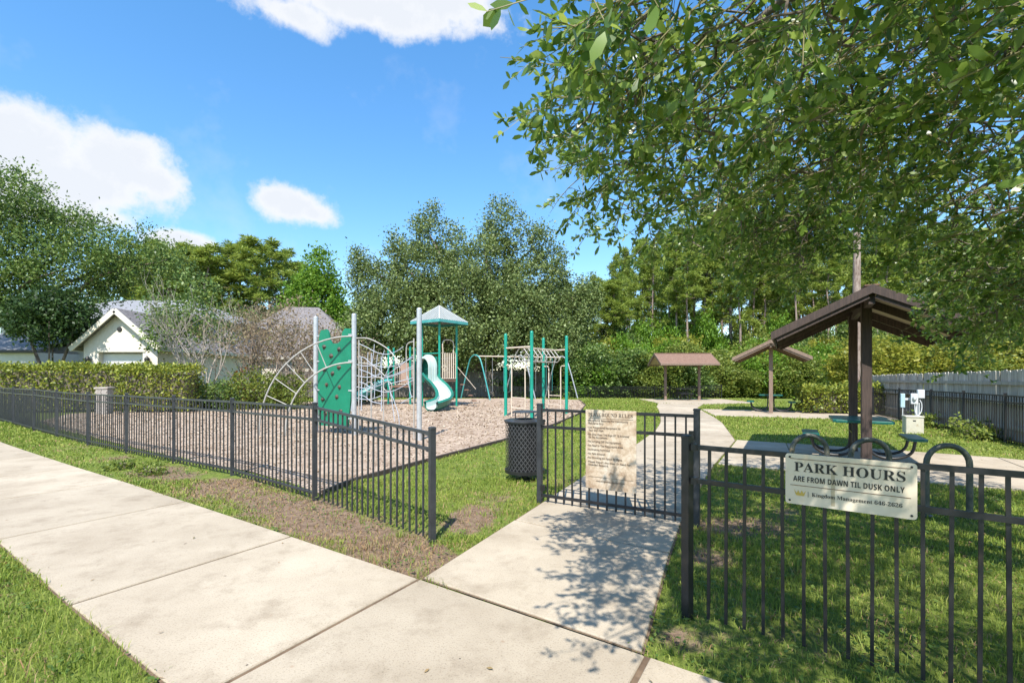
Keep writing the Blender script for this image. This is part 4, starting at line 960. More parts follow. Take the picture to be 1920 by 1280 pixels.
for s in (-.13, .13): MB().tube([q_(m0 + ac * s, 2.68), q_(m1 + ac * s, 2.68)], .024, 8).build('beam_rail', M['tan'], mk, 50)
for k in range(8):
    c_ = m0 + dd * (.08 + .84 * k / 7); pts = [q_(c_ + ac * s, z) for s, z in ((-.12, 2.66), (-.42, 2.36), (-.42, 2.24), (-.32, 2.16), (.32, 2.16), (.42, 2.24), (.42, 2.36), (.12, 2.66))]
    MB().tube(pts, .019, 8).build('hand_loop', M['cream_pipe'], mk, 60)

# ------------------------------------------------------------------ playground: swing
W0 = Vector((-2.5, 32.5, 0)); sw = thing('swing_set', 'teal arch swing set under the live oak with chains and seats', 'swing set', W0)
bdv = Vector((.93, .36, 0)).normalized(); pv = Vector((-.72, .7, 0)).normalized()
bl_ = 3.25
for k in range(3):
    c_ = bdv * (bl_ * k); pts = spline([c_ + pv * w + Vector((0, 0, z)) for w, z in ((-1.5, -.06), (-1.05, 1.3), (-.66, 2.4), (-.42, 2.82), (0, 3.0), (.42, 2.82), (.66, 2.4), (1.05, 1.3), (1.5, -.06))], 4)
    MB().tube(pts, .045, 10).build('arch_leg', M['teal'] if k == 0 else M['steel'], sw, 50)
MB().tube([Vector((0, 0, 2.92)), bdv * bl_ * 2 + Vector((0, 0, 2.92))], .04, 10).build('beam', M['tan'], sw, 50)
for k in range(2):
    for j in range(2):
        c_ = bdv * (bl_ * k + 1.0 + j * 1.3); e = bdv * .24
        stt = MB().tube(spline([c_ - e + Vector((0, 0, .5)), c_ + Vector((0, 0, .42)), c_ + e + Vector((0, 0, .5))], 5), .03, 6).build('swing_seat', M['black'], sw, 50)
        for s in (-1, 1): MB().tube([c_ + e * s + Vector((0, 0, .5)), c_ + e * s + Vector((0, 0, 2.9))], .012, 5).build('chain', M['teal'] if j else M['steel'], stt)

up_ = thing('wooden_pole', 'tall brown wooden pole rising behind the dark shelter roof', 'pole', (16.2, 22.6, -.1))
MB().tube([(0, 0, -.3), (.02, 0, 4), (.05, 0, 9.5)], [.19, .17, .14], 14).build('shaft', M['bark_pine'], up_, 50)
MB().lathe([(.14, 0), (.15, .03), (.12, .08), (0, .1)], 14).build('cap', M['steel'], up_, 40, loc=(.05, 0, 9.5))
# ------------------------------------------------------------------ houses
def gable_roof(parent, x0, x1, y0, y1, ev, pk, oh, mat, fmat):
    """ridge along local y"""
    xm = (x0 + x1) / 2; sl = (pk - ev) / ((x1 - x0) / 2); th = .16
    for s in (-1, 1):
        xe = x0 - oh if s < 0 else x1 + oh; ze = ev - oh * sl
        v = [(xm, y0 - oh, pk), (xe, y0 - oh, ze), (xe, y0 - oh, ze + th), (xm, y0 - oh, pk + th)]; v += [(x, y1 + oh, z) for x, _, z in v]
        MB().add(v, [(0, 1, 2, 3), (7, 6, 5, 4), (0, 4, 5, 1), (1, 5, 6, 2), (2, 6, 7, 3), (3, 7, 4, 0)]).build('roof_slope', mat, parent)
        MB().beam((xm, y0 - oh - .03, pk + .03), (xe, y0 - oh - .03, ze + .03), .06, .26).build('barge_board', fmat, parent)
        MB().beam((xe + s * .03, y0 - oh, ze + .05), (xe + s * .03, y1 + oh, ze + .05), .06, .2).build('fascia', fmat, parent)
def hip_roof(parent, x0, x1, y0, y1, ev, pk, oh, mat, fmat, rl=None):
    x0 -= oh; x1 += oh; y0 -= oh; y1 += oh; ym = (y0 + y1) / 2; hw = (y1 - y0) / 2; ra, rb = x0 + hw, x1 - hw
    if ra > rb: ra = rb = (x0 + x1) / 2
    v = [(x0, y0, ev), (x1, y0, ev), (x1, y1, ev), (x0, y1, ev), (ra, ym, pk), (rb, ym, pk)]
    rf_ = MB().add(v, [(0, 1, 5, 4), (1, 2, 5), (2, 3, 4, 5), (3, 0, 4), (3, 2, 1, 0)]).build('roof', mat, parent)
    for a, b_ in ((0, 1), (1, 2), (2, 3), (3, 0)):
        p, q = Vector(v[a]), Vector(v[b_]); MB().beam(p - Vector((0, 0, .09)), q - Vector((0, 0, .09)), .08, .2).build('fascia', fmat, parent)
    return rf_
def window(parent, x, y, z, w, h, frame):
    fr = MB(); t_ = .09
    for c_, d in (((x, y, z + h / 2), (w + t_, .08, t_)), ((x, y, z - h / 2), (w + t_, .08, t_)), ((x - w / 2, y, z), (t_, .08, h - t_)), ((x + w / 2, y, z), (t_, .08, h - t_)), ((x, y, z), (.05, .07, h - t_))): fr.box(c_, d)
    o = fr.build('window', frame, parent); MB().box((x, y + .02, z), (w - .05, .02, h - .05)).build('pane', M['glass'], o)
hA = thing('house', 'white stucco house with a gabled garage wing behind the clipped hedge', 'house', (-21.2, 26, 0), R(0))
gw = 2.0; pk, ev = 5.05, 3.3
wall = MB(); wall.add([(-gw, 0, 0), (-1.2, 0, 0), (-1.2, 0, 2.85), (1.2, 0, 2.85), (1.2, 0, 0), (gw, 0, 0), (gw, 0, ev), (0, 0, pk), (-gw, 0, ev), (-gw, 9, 0), (-gw, 9, ev), (gw, 9, 0), (gw, 9, ev), (-1.2, .3, 0), (-1.2, .3, 2.85), (1.2, .3, 2.85), (1.2, .3, 0)],
    [(0, 1, 2, 8), (8, 2, 3, 6, 7), (3, 4, 5, 6), (0, 8, 10, 9), (5, 11, 12, 6), (1, 13, 14, 2), (2, 14, 15, 3), (3, 15, 16, 4)])
wall.build('wall', M['stucco'], hA)
for k in range(5): MB().box((0, .32, .28 + .56 * k), (2.4, .05, .545)).build('garage_panel', M['garage'], hA)
MB().box((0, -.02, 2.95), (2.7, .05, .14)).build('lintel', M['trim'], hA)
gable_roof(hA, -gw, gw, 0, 9, ev, pk, .38, M['roof_grey'], M['trim'])
MB().lathe([(0, 0), (.14, 0), (.12, .03), (0, .04)], 14).build('vent', M['dark_trim'], hA, loc=(-.05, -.01, 4.1), rot=(R(90), 0, 0))
for x in (-1.62, 1.58):
    ln_ = MB(); ln_.box((x, -.1, 2.5), (.05, .16, .05)); ln_.lathe([(0, 0), (.1, .02), (.13, .32), (.04, .42), (0, .5)], 8, (x, -.2, 2.2)); ln_.build('lantern', M['dark_trim'], hA)
mbk = MB(); mbk.box((-9.6, 15.5, 2.9), (16.2, 10, 5.8)); mbk.build('main_wall', M['stucco_grey'], hA)
hip_roof(hA, -17.7, -1.5, 10.5, 20.5, 5.8, 8.1, .5, M['roof_pale'], M['dark_trim'])
for x, z in ((-13.2, 4.6), (-8.0, 4.5), (-13.2, 1.7), (-6.2, 1.6)): window(hA, x, 10.47, z, 1.2, 1.5, M['dark_trim'])
lw = MB().box((-14.4, 8.8, 1.6), (5.4, 3.4, 3.2)).build('porch_wall', M['stucco_grey'], hA)
v = [(-17.4, 6.8, 3.2), (-11.4, 6.8, 3.2), (-11.4, 10.46, 4.7), (-17.4, 10.46, 4.7)]; v2 = [(x, y, z + .14) for x, y, z in v]
MB().add(v + v2, [(3, 2, 1, 0), (4, 5, 6, 7), (0, 1, 5, 4), (1, 2, 6, 5), (3, 0, 4, 7)]).build('porch_roof', M['roof_pale'], hA)
MB().beam((-17.4, 6.77, 3.25), (-11.4, 6.77, 3.25), .06, .2).build('fascia', M['dark_trim'], hA)
hB = thing('house', 'grey shingle hip roofed house behind the brown bare shrubs', 'house', (-20.5, 47, 0), R(8))
MB().box((0, 0, 1.6), (13, 10, 3.2)).build('wall', M['stucco'], hB)
rfb = hip_roof(hB, -6.5, 6.5, -5, 5, 3.2, 8.3, .5, M['roof_grey'], M['trim'])
MB().box((-2.2, -2.2, 6.35), (.5, .5, .35), rx=R(0)).build('roof_vent', M['dark_trim'], rfb)
for x in (-3.5, 0, 3.5): window(hB, x, -5.03, 1.7, 1.2, 1.4, M['trim'])
# whitewashed brick pier
bp_ = thing('brick_pier', 'low whitewashed brick pier under the clipped hedge', 'pier', (-16.9, 19.9, 0), .2)
bme = MB().box((0, 0, 0), (.2, .095, .062)).mesh('brick'); bme.materials.append(M['brick_white'])
MB().box((0, 0, .52), (.37, .37, 1.04)).build('mortar_core', M['brick_white'], bp_)
for k in range(14):
    for j in range(2):
        o = .06 if k % 2 else 0
        for face in range(2):
            ang = 0 if face == 0 else R(90); px_ = (-.11 + .215 * j + (o if face == 0 else -o) * .5)
            c_ = (px_, -.19, .05 + k * .072) if face == 0 else (.19, px_, .05 + k * .072); link('brick', bme, None, bp_, c_, (0, 0, ang))
MB().box((0, 0, 1.09), (.5, .5, .07), ch=.01).build('capstone', M['brick_white'], bp_)
# plank fence at the back in the shade of the live oak
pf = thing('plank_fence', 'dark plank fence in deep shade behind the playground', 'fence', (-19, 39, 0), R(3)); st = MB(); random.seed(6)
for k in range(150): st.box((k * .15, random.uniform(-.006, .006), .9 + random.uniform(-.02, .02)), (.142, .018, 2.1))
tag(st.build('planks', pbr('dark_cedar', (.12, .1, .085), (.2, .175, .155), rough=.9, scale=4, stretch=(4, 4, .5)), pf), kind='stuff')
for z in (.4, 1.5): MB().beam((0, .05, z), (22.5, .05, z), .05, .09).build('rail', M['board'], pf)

# ------------------------------------------------------------------ foliage tools
def unit(v): return v / (np.linalg.norm(v, axis=1, keepdims=True) + 1e-9)
def leaf_quads(P, D, size, aspect, r, up=.5):
    """folded rhombic leaves: base, side, tip, side"""
    n = len(P); rnd = unit(r.normal(size=(n, 3)) + np.array([0, 0, up])); s = unit(np.cross(D, rnd)); nn = np.cross(s, D)
    L_ = size[:, None]; W = L_ * aspect * .5
    a = P; t = P + D * L_; m_ = P + D * L_ * .48
    V = np.stack([a, m_ - s * W + nn * W * .35, t, m_ + s * W + nn * W * .35], 1).reshape(-1, 3)
    return V, np.arange(n * 4).reshape(-1, 4)
def leaf_long(P, D, size, aspect, r, up=.6):
    """six-point leaves with a bent tip, for foliage close to the camera"""
    n = len(P); rnd = unit(r.normal(size=(n, 3)) + np.array([0, 0, up])); s = unit(np.cross(D, rnd)); nn = np.cross(s, D)
    L_ = size[:, None]; W = L_ * aspect * .5; c = (r.uniform(-.05, .22, n))[:, None] * L_
    p = [P, P + D * L_ * .35 - s * W * .9, P + D * L_ * .35 + s * W * .9, P + D * L_ * .72 - s * W - nn * c * .4, P + D * L_ * .72 + s * W - nn * c * .4, P + D * L_ - nn * c]
    V = np.stack(p, 1).reshape(-1, 3); o = (np.arange(n) * 6)[:, None, None]
    return V, (o + np.array([(0, 2, 1), (1, 2, 4), (1, 4, 3), (3, 4, 5)])[None]).reshape(-1, 3)
def crown(lobes, nclu, per, cl, size, r, aspect=.55, shell=.55, gap=.0, flat=1.):
    """clusters of leaves spread through the outer volume of ellipsoid lobes"""
    lobes = np.array(lobes, float); vol = (lobes[:, 3] * lobes[:, 4] * lobes[:, 5]) ** .72; pr = vol / vol.sum()
    li = r.choice(len(lobes), nclu, p=pr); d = unit(r.normal(size=(nclu, 3))); rad = shell + (1 - shell) * r.random(nclu) ** .55
    C = lobes[li, :3] + d * rad[:, None] * lobes[li, 3:6]
    n = nclu * per; ci = np.repeat(np.arange(nclu), per); csz = r.uniform(.6, 1.3, nclu)
    Pp = C[ci] + r.normal(size=(n, 3)) * (cl * csz[ci])[:, None] * np.array([1, 1, flat]); D = unit(d[ci] * .7 + r.normal(size=(n, 3)))
    return leaf_quads(Pp, D, size * r.uniform(.6, 1.3, n), aspect, r)
def limb_tree(mb, base, targets, r0, fork, rng_, wob=.08, n=7):
    """tapered trunk to the fork and a limb to each target"""
    base = Vector(base); fork = Vector(fork)
    mb.tube([base + Vector((0, 0, -.2)), base.lerp(fork, .05), base.lerp(fork, .5) + Vector((rng_.uniform(-1, 1), rng_.uniform(-1, 1), 0)) * r0 * .3, fork], [r0 * 1.5, r0 * 1.12, r0 * .92, r0 * .8], 10)
    for t_ in targets:
        t_ = Vector(t_); L_ = (t_ - fork).length
        mid = [fork.lerp(t_, k / 4) + Vector((rng_.uniform(-1, 1), rng_.uniform(-1, 1), rng_.uniform(-.2, 1))) * L_ * wob * (1 if 0 < k < 4 else 0) for k in range(5)]
        pts = spline(mid, 4); mb.tube(pts, [r0 * .62 * (1 - .86 * i / (len(pts) - 1)) for i in range(len(pts))], n)
def tree(name, label, loc, lobes, mat, bark, trunk_r, fork_z, nclu, per, cl, size, seed, group=None, aspect=.55, shell=.5, nl=None, flat=1., cat='tree'):
    r = np.random.default_rng(seed); rg = random.Random(seed); t = thing(name, label, cat, loc, 0, group)
    link('crown', mesh_np('crown', *crown(lobes, nclu, per, cl, size, r, aspect, shell, flat=flat)), mat, t)
    mb = MB(); limb_tree(mb, (0, 0, 0), [(l[0], l[1], l[2]) for l in (lobes if nl is None else lobes[:nl])], trunk_r, (0, 0, fork_z), rg); mb.build('trunk', bark, t, 60)
    return t
def copy_tree(src, loc, rz, s, label=None):
    o = src.copy(); col.objects.link(o); o.location = loc; o.rotation_euler = (0, 0, rz); o.scale = (s, s, s) if isinstance(s, (int, float)) else s
    if label: o['label'] = label
    for c_ in src.children: d = c_.copy(); col.objects.link(d); d.parent = o
    return o

# ------------------------------------------------------------------ live oak behind the playground
lob = [(0, 0, 7.2, 6.6, 5.2, 3.4), (-6, -.5, 6.2, 4.2, 3.8, 3.0), (6, 0, 6.3, 4.2, 3.8, 3.0), (-4.4, 0, 10.6, 3.0, 2.8, 2.6), (1.0, -.5, 11.2, 3.4, 3.0, 2.8), (5.2, 0, 9.8, 2.9, 2.8, 2.5), (-8.4, 0, 9.2, 1.9, 1.8, 2.4), (8.6, 0, 7.8, 1.9, 1.9, 2.1), (-3.6, 0, 13.8, 1.6, 1.5, 2.6), (2.6, 0, 14.6, 1.7, 1.5, 2.6), (.2, -1, 5.2, 8, 5, 2.4), (-8.8, -1, 5.4, 2.0, 2.0, 2.4), (6.4, -2, 4.6, 2.4, 2.2, 1.8), (5.6, 0, 13.2, 1.1, 1.0, 1.8), (-6.4, 0, 12.4, 1.0, 1.0, 2.0), (-9.8, 0, 11.2, .8, .8, 1.4), (7.2, 0, 11.4, 1.2, 1.1, 1.5), (-1.6, 0, 12.6, 1.3, 1.2, 1.8), (9.9, 0, 9.2, .9, .9, 1.4), (-5, -2.4, 8.4, 2.0, 1.4, 1.6), (3.4, -3, 8.0, 2.2, 1.4, 1.6), (-.6, -3.4, 9.2, 2.0, 1.2, 1.5)]
tree('live_oak', 'broad grey green live oak behind the play tower', (-3.3, 40.5, -.4), lob, M['leaf_live'], M['bark'], .55, 2.6, 2100, 74, .36, .21, 31, aspect=.6, shell=.45)
# ------------------------------------------------------------------ oak behind the left fence
lob = [(x * 1.25, y, z * 1.18, a * 1.25, b_, c * 1.18) for x, y, z, a, b_, c in ((0, 0, 8.2, 5.6, 3.4, 3.0), (5.6, -.4, 6.9, 3.2, 2.6, 1.8), (2.4, -1.2, 10.4, 2.8, 2.4, 1.6), (-2.4, 0, 9.6, 3.4, 3, 2.0), (8.2, .2, 7.9, 1.8, 1.8, 1.2), (1.6, -1.4, 6.0, 3.6, 2.2, 1.5), (8.4, -.2, 6.9, 2.0, 1.8, 1.0), (4.8, .3, 9.0, 2.2, 2, 1.3), (.8, -1, 11.4, 1.9, 1.7, 1.1), (2.6, -1.2, 5.0, 2.2, 1.8, 1.0), (10.2, 0, 7.4, 1.2, 1.2, .9), (6.4, 0, 5.6, 1.6, 1.4, .8))]
tree('oak_tree', 'dark green oak spreading over the garage house beyond the fence', (-34.0, 29.6, 0), lob, M['leaf_oak'], M['bark'], .38, 4.0, 1000, 74, .34, .19, 32, aspect=.5, shell=.3)
lob = [(0, 0, 3.6, 1.3, 1.1, .9), (-.9, 0, 3.0, 1.0, .9, .7), (.9, .2, 3.0, 1.0, .9, .7), (.2, 0, 4.6, .9, .8, .7)]
tree('ornamental_tree', 'small airy green tree beside the garage gable', (-16.7, 24.9, 0), [tuple(v * 1.3 for v in l) for l in lob], M['leaf_oak'], M['bark_pale'], .06, 1.6, 260, 18, .26, .17, 36, shell=.2)
# small leafy crape myrtle in front of the white house
lob = [(0, 0, 4.3, 1.9, 1.6, 1.0), (-1.2, 0, 4.9, 1.2, 1, .9), (1.3, 0, 4.8, 1.3, 1, .9), (.4, -.4, 5.5, 1.3, 1, .7)]
t = thing('crape_myrtle', 'small dark multi-stemmed tree in front of the white house wall', 'tree', (-24.6, 25.6, 0)); r = np.random.default_rng(33)
link('crown', mesh_np('crown', *crown(lob, 420, 22, .2, .2, r, shell=.3)), M['leaf_deep'], t)
for k in range(6):
    a = k * 1.05; mb = MB().tube(spline([(math.cos(a) * .08, math.sin(a) * .08, -.05), (math.cos(a) * .25, math.sin(a) * .25, 1.4), (math.cos(a) * .8, math.sin(a) * .6, 2.9), (math.cos(a) * 1.3, math.sin(a) * .9, 4.4)], 4), [.07 - .004 * i for i in range(13)], 7); mb.build('stem', M['bark'], t, 60)
# bright green tree behind
lob = [(0, 0, 9.5, 3.2, 2.8, 3.8), (-1.2, 0, 7, 3.2, 2.6, 2.6), (1.5, 0, 7.2, 3, 2.6, 2.8), (.3, 0, 13.0, 1.7, 1.6, 2.6), (-2.6, -.5, 6, 2, 1.8, 2)]
tree('sweetgum_tree', 'bright yellow green tree left of the live oak', (-21.2, 52, -.5), lob, M['leaf_pear'], M['bark'], .22, 3, 900, 34, .38, .3, 34, aspect=.7, shell=.5)

# ------------------------------------------------------------------ bare-branched shrubs
def bare_tree(name, label, loc, mat, seed, stems, h, spread, depth, r0, leaf=None, nleaf=0, lsize=.1, lean=.35):
    rg = random.Random(seed); t = thing(name, label, 'tree', loc); tw_ = MB(); tips = []
    def grow(p, d, L_, rad, lev, mb):
        pts = [p]; q = p; dd = d.copy()
        for k in range(4):
            dd = (dd + Vector((rg.gauss(0, .13), rg.gauss(0, .13), rg.gauss(.05, .1)))).normalized(); q = q + dd * L_ / 4; pts.append(q)
        mb.tube(pts, [rad * (1 - .1 * k) for k in range(5)], 5 if lev else 7, cap=False)
        if lev >= depth: tips.append(q); return
        for j in range(rg.choice((2, 3, 3)) if lev else 3):
            s = pts[rg.choice((2, 3, 4))]; nd = (dd + Vector((rg.gauss(0, spread), rg.gauss(0, spread), rg.gauss(.1, .3)))).normalized(); grow(s, nd, L_ * rg.uniform(.55, .8), rad * .58, lev + 1, tw_)
    for k in range(stems):
        a = 6.283 * k / stems + rg.random(); mb = MB(); grow(Vector((.08 * math.cos(a), .08 * math.sin(a), -.05)), Vector((math.cos(a) * lean, math.sin(a) * lean, 1)).normalized(), h * rg.uniform(.4, .55), r0, 0, mb); mb.build('stem', mat, t, 60)
    tag(tw_.build('twigs', mat, t, 60), kind='stuff')
    if leaf:
        r = np.random.default_rng(seed); T = np.array([tuple(p) for p in tips]); i = r.integers(0, len(T), nleaf); P = T[i] + r.normal(0, .16, (nleaf, 3)); D = unit(r.normal(size=(nleaf, 3)))
        link('leaves', mesh_np('leaves', *leaf_quads(P, D, lsize * r.uniform(.6, 1.3, nleaf), .6, r)), leaf, t)
    return t
bare_tree('bare_tree', 'pale grey barked bare tree rising between hedge and brown shrubs', (-14.6, 22.6, 0), M['bark_pale'], 3, 6, 4.9, .17, 4, .042, M['leaf_oak'], 1300, .13, .12)
for k, (x, y, s_, lb) in enumerate(((-12.6, 24, 1.0, 'brown leafless shrub thicket beside the pale bare tree'), (-10.6, 23.4, .9, 'brown leafless shrub thicket left of the green climbing wall'), (-9.0, 24.8, .8, 'low brown leafless shrub behind the green climbing wall'))):
    o = bare_tree('bare_shrub', lb, (x, y, 0), M['twig'], 20 + k, 11, 4.6 * s_, .5, 4, .03, M['withered'], 3000, .12); o['category'] = 'shrub'; o['group'] = 'brown leafless shrubs'

# ------------------------------------------------------------------ hedges and shrubs
def hedge(label, loc, rz, L_, W_, H_, n, size, mat, seed, z0=.1, cat='hedge', name='clipped_hedge', rough=.07):
    r = np.random.default_rng(seed); t = thing(name, label, cat, loc, rz)
    f_ = r.random(n); P = np.stack([r.uniform(-L_ / 2, L_ / 2, n), r.uniform(-W_ / 2, W_ / 2, n), r.uniform(z0, H_, n)], 1); D = np.zeros((n, 3))
    top = f_ < .42; fr = (f_ >= .42) & (f_ < .85); en = f_ >= .85
    P[top, 2] = H_; D[top, 2] = 1; P[fr, 1] = -W_ / 2; D[fr, 1] = -1; s = np.where(r.random(n) < .5, -1, 1); P[en, 0] = (s * L_ / 2)[en]; D[en, 0] = s[en]
    wave = np.sin(P[:, 0] * 2.1) * .05 + np.sin(P[:, 0] * 5.3 + 1) * .03; P += D * (r.normal(0, rough, n) + wave)[:, None] - D * np.abs(r.normal(0, .1, n))[:, None]
    # round the top edges
    k = (P[:, 2] > H_ - .2) & (np.abs(P[:, 1]) > W_ / 2 - .2); P[k, 2] -= .07; P[k, 1] *= .95
    D = unit(D * .8 + r.normal(size=(n, 3)) * .8)
    link('leaves', mesh_np('leaves', *leaf_quads(P, D, size * r.uniform(.6, 1.3, n), .62, r)), mat, t)
    MB().box((0, 0, (H_ + z0) / 2 - .1), (L_ - .35, W_ - .35, H_ - z0 - .25), ch=.1).build('inner_twigs', M['bark'], t)
    return t
hedge('long clipped yellow green hedge in front of the white house', (-20.6, 21.5, 0), R(9), 7.6, 1.5, 2.05, 11000, .12, M['leaf_hedge'], 41)
hedge('shorter clipped hedge section beside the garage, past the brick pier', (-15.5, 21.3, 0), R(6), 2.9, 1.4, 1.98, 4500, .12, M['leaf_hedge'], 42)
hedge('clipped green hedge behind the dark shelter post', (14.05, 20.4, 0), R(-14), 3.3, 1.3, 1.15, 6000, .11, M['leaf_hedge'], 43)
def shrub(label, loc, rx, ry, h, n, size, mat, seed, name='leafy_shrub', group=None):
    lob = [(0, 0, h * .5, rx, ry, h * .5), (-rx * .5, -.2, h * .38, rx * .6, ry * .8, h * .36), (rx * .5, -.2, h * .42, rx * .6, ry * .8, h * .4)]
    r = np.random.default_rng(seed); t = thing(name, label, 'shrub', loc, 0, group)
    link('foliage', mesh_np('foliage', *crown(lob, n // 16, 16, min(.13, h * .2), size, r, shell=.55)), mat, t)
    mb = MB(); [mb.tube([(0, 0, -.05), (math.cos(a) * rx * .3, math.sin(a) * ry * .3, h * .4), (math.cos(a) * rx * .6, math.sin(a) * ry * .6, h * .7)], [.03, .022, .012], 5) for a in (0, 1.3, 2.6, 3.9, 5.2)]; mb.build('stems', M['bark'], t, 60)
    return t
shrub('yellow green shrub behind the metal fence under the brown shrubs', (-12.2, 22.8, 0), 1.2, .8, 2.0, 3200, .13, M['leaf_bush'], 51, group='shrubs under the bare trees')
shrub('dark green shrub at the foot of the pale bare tree', (-13.9, 22.4, 0), 1.1, .8, 1.45, 2600, .13, M['leaf_oak'], 52, group='shrubs under the bare trees')
shrub('green shrub beside the arch ladder under brown shrubs', (-10.7, 22.9, 0), .9, .7, 1.8, 2400, .13, M['leaf_bush'], 53, group='shrubs under the bare trees')
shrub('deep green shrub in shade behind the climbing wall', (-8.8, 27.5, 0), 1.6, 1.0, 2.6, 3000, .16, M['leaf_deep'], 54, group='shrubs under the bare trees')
shrub('orange flowering shrub behind the brown thicket', (-14.4, 25.5, 0), .8, .5, 2.2, 700, .14, M['leaf_orange'], 55, name='flowering_shrub')
for k, (x, y, h_) in enumerate(((12.15, 12.6, .5), (12.9, 14.8, .45), (11.9, 12.0, .32))):
    shrub(('leafy weed clump growing at the foot of the metal fence by the meter post', 'weed clump behind the meter post at the fence foot', 'small weed tuft at the metal fence foot, nearest in view')[k], (x - .25, y, 0), .4, .3, h_, 420, .1, M['leaf_bush'], 60 + k, name='weed_clump', group='weeds along the fence')

for k, (px, py, h_, w_) in enumerate(((285, 888, .16, .22), (238, 876, .12, .18))):
    p = G(px, py); shrub(('low green weed tuft at the sidewalk edge below the metal fence', 'smaller weed tuft beside the leafy tuft at the sidewalk edge')[k], (p.x, p.y, 0), w_, w_ * .8, h_, 420, .05, M['leaf_bush'], 70 + k, name='weed_tuft', group='weeds in the verge strip')
# ------------------------------------------------------------------ woods
def pine_proto(label, seed, H_, cb, group):
    """tall pine: bare trunk, whorled boughs carrying clumps of needles"""
    r = np.random.default_rng(seed); rg = random.Random(seed); t = thing('pine_tree', label, 'tree', (0, 0, 0), 0, group)
    mb = MB(); bend = [(rg.uniform(-.25, .25), rg.uniform(-.25, .25)) for _ in range(8)]; pts = [Vector((bend[k][0] * k * .2, bend[k][1] * k * .2, H_ * k / 7 - (.3 if k == 0 else 0))) for k in range(8)]
    tp = spline(pts, 3); mb.tube(tp, [.21 * (1 - .8 * i / (len(tp) - 1)) for i in range(len(tp))], 8); C = []
    for k in range(40):
        z = cb + (H_ - cb) * (k + rg.random()) / 40; i = min(len(tp) - 1, int(z / H_ * (len(tp) - 1))); b0 = Vector((tp[i].x, tp[i].y, z)); f_ = (z - cb) / (H_ - cb)
        L_ = (2.9 * (1 - f_) ** .7 + .5) * rg.uniform(.6, 1.1) * (.7 if f_ < .1 else 1); a = rg.uniform(0, 6.283); e = b0 + Vector((math.cos(a) * L_, math.sin(a) * L_, L_ * rg.uniform(.02, .4)))
        mb.tube([b0, b0.lerp(e, .5) + Vector((0, 0, -.1)), e], [.045, .03, .012], 4, cap=False)
        for j in range(3): s = rg.uniform(.45, 1.05); C.append(tuple(b0.lerp(e, s) + Vector((rg.gauss(0, .22), rg.gauss(0, .22), rg.gauss(.1, .16)))))
    mb.build('trunk', M['bark_pine'], t, 60); C = np.array(C); per = 72; ci = np.repeat(np.arange(len(C)), per); n = len(ci)
    D = unit(r.normal(size=(n, 3)) + np.array([0, 0, .35])); P = C[ci] + D * r.uniform(.02, .3, n)[:, None] * np.array([1.2, 1.2, .8]); V, F_ = leaf_quads(P, D, .5 * r.uniform(.6, 1.25, n), .2, r)
    link('needles', mesh_np('needles', V, F_), M['leaf_pine'], t); return t
PL = 'tall slender pine in the woods beyond the far fence'
pines = [pine_proto(PL, 71 + k, H_, cb, 'pines in the woods beyond the far fence') for k, (H_, cb) in enumerate(((24, 12), (22, 10), (25, 14.5), (20, 7)))]
rg = random.Random(8)
spots = []
for px in range(1110, 1935, 23):
    Y = rg.uniform(46, 60); spots.append(((px + rg.uniform(-8, 8) - 960) / 900 * Y, Y))
for px in range(1090, 1960, 30):
    Y = rg.uniform(62, 84); spots.append(((px + rg.uniform(-8, 8) - 960) / 900 * Y, Y))
for px in (700, 800, 900, 1000, 1060): spots.append(((px - 960) / 900 * 66, 66))
def ptop(px):   # rough height of the treetops along the photograph's skyline, metres per metre of distance
    return np.interp(px, [1080, 1130, 1200, 1260, 1330, 1400, 1480, 1600, 1920], [.20, .24, .30, .31, .36, .36, .33, .33, .33])
for k, (x, y) in enumerate(spots):
    px = 960 + 900 * x / y; j = rg.randrange(4); H_ = (24, 22, 25, 20)[j]; want = (float(ptop(px)) * y + 1.6) * rg.uniform(.8, 1.03); s = want / H_ if px > 1080 else .62
    w_ = max(.7, min(1.05, s * rg.uniform(.8, 1.1)))
    loc = (x, y, -.55)
    if k < 4: o = pines[k]; o.location = loc; H_ = (24, 22, 25, 20)[k]; s = want / H_; o.scale = (w_, w_, s)
    else: copy_tree(pines[j], loc, rg.uniform(0, 6.28), (w_, w_, s))
for px in (1262, 1283, 1301, 1318, 1338, 1405, 1428, 1452, 1476, 1500, 1525, 1180, 1215):
    Y = rg.uniform(56, 74); want = (float(ptop(px)) * Y + 1.6) * rg.uniform(.72, .92); copy_tree(pines[3], ((px - 960) / 900 * Y, Y, -.55), rg.uniform(0, 6.28), (.95, .95, want / 20))
for px, py, Y in ((270, 470, 74), (285, 450, 62), (300, 455, 70), (320, 465, 60), (335, 462, 76), (352, 455, 64), (372, 462, 72), (388, 458, 62), (400, 480, 78), (428, 458, 70), (455, 450, 66), (480, 447, 64), (505, 452, 70), (530, 468, 74), (240, 480, 70), (560, 490, 80)):
    H_ = 20; want = (704 - py) / 900 * Y + 1.6; copy_tree(pines[3], ((px - 960) / 900 * Y, Y, -.5), rg.uniform(0, 6.28), (1.6, 1.6, want / H_), 'tall pine rising behind the houses')['group'] = 'pines behind the houses'

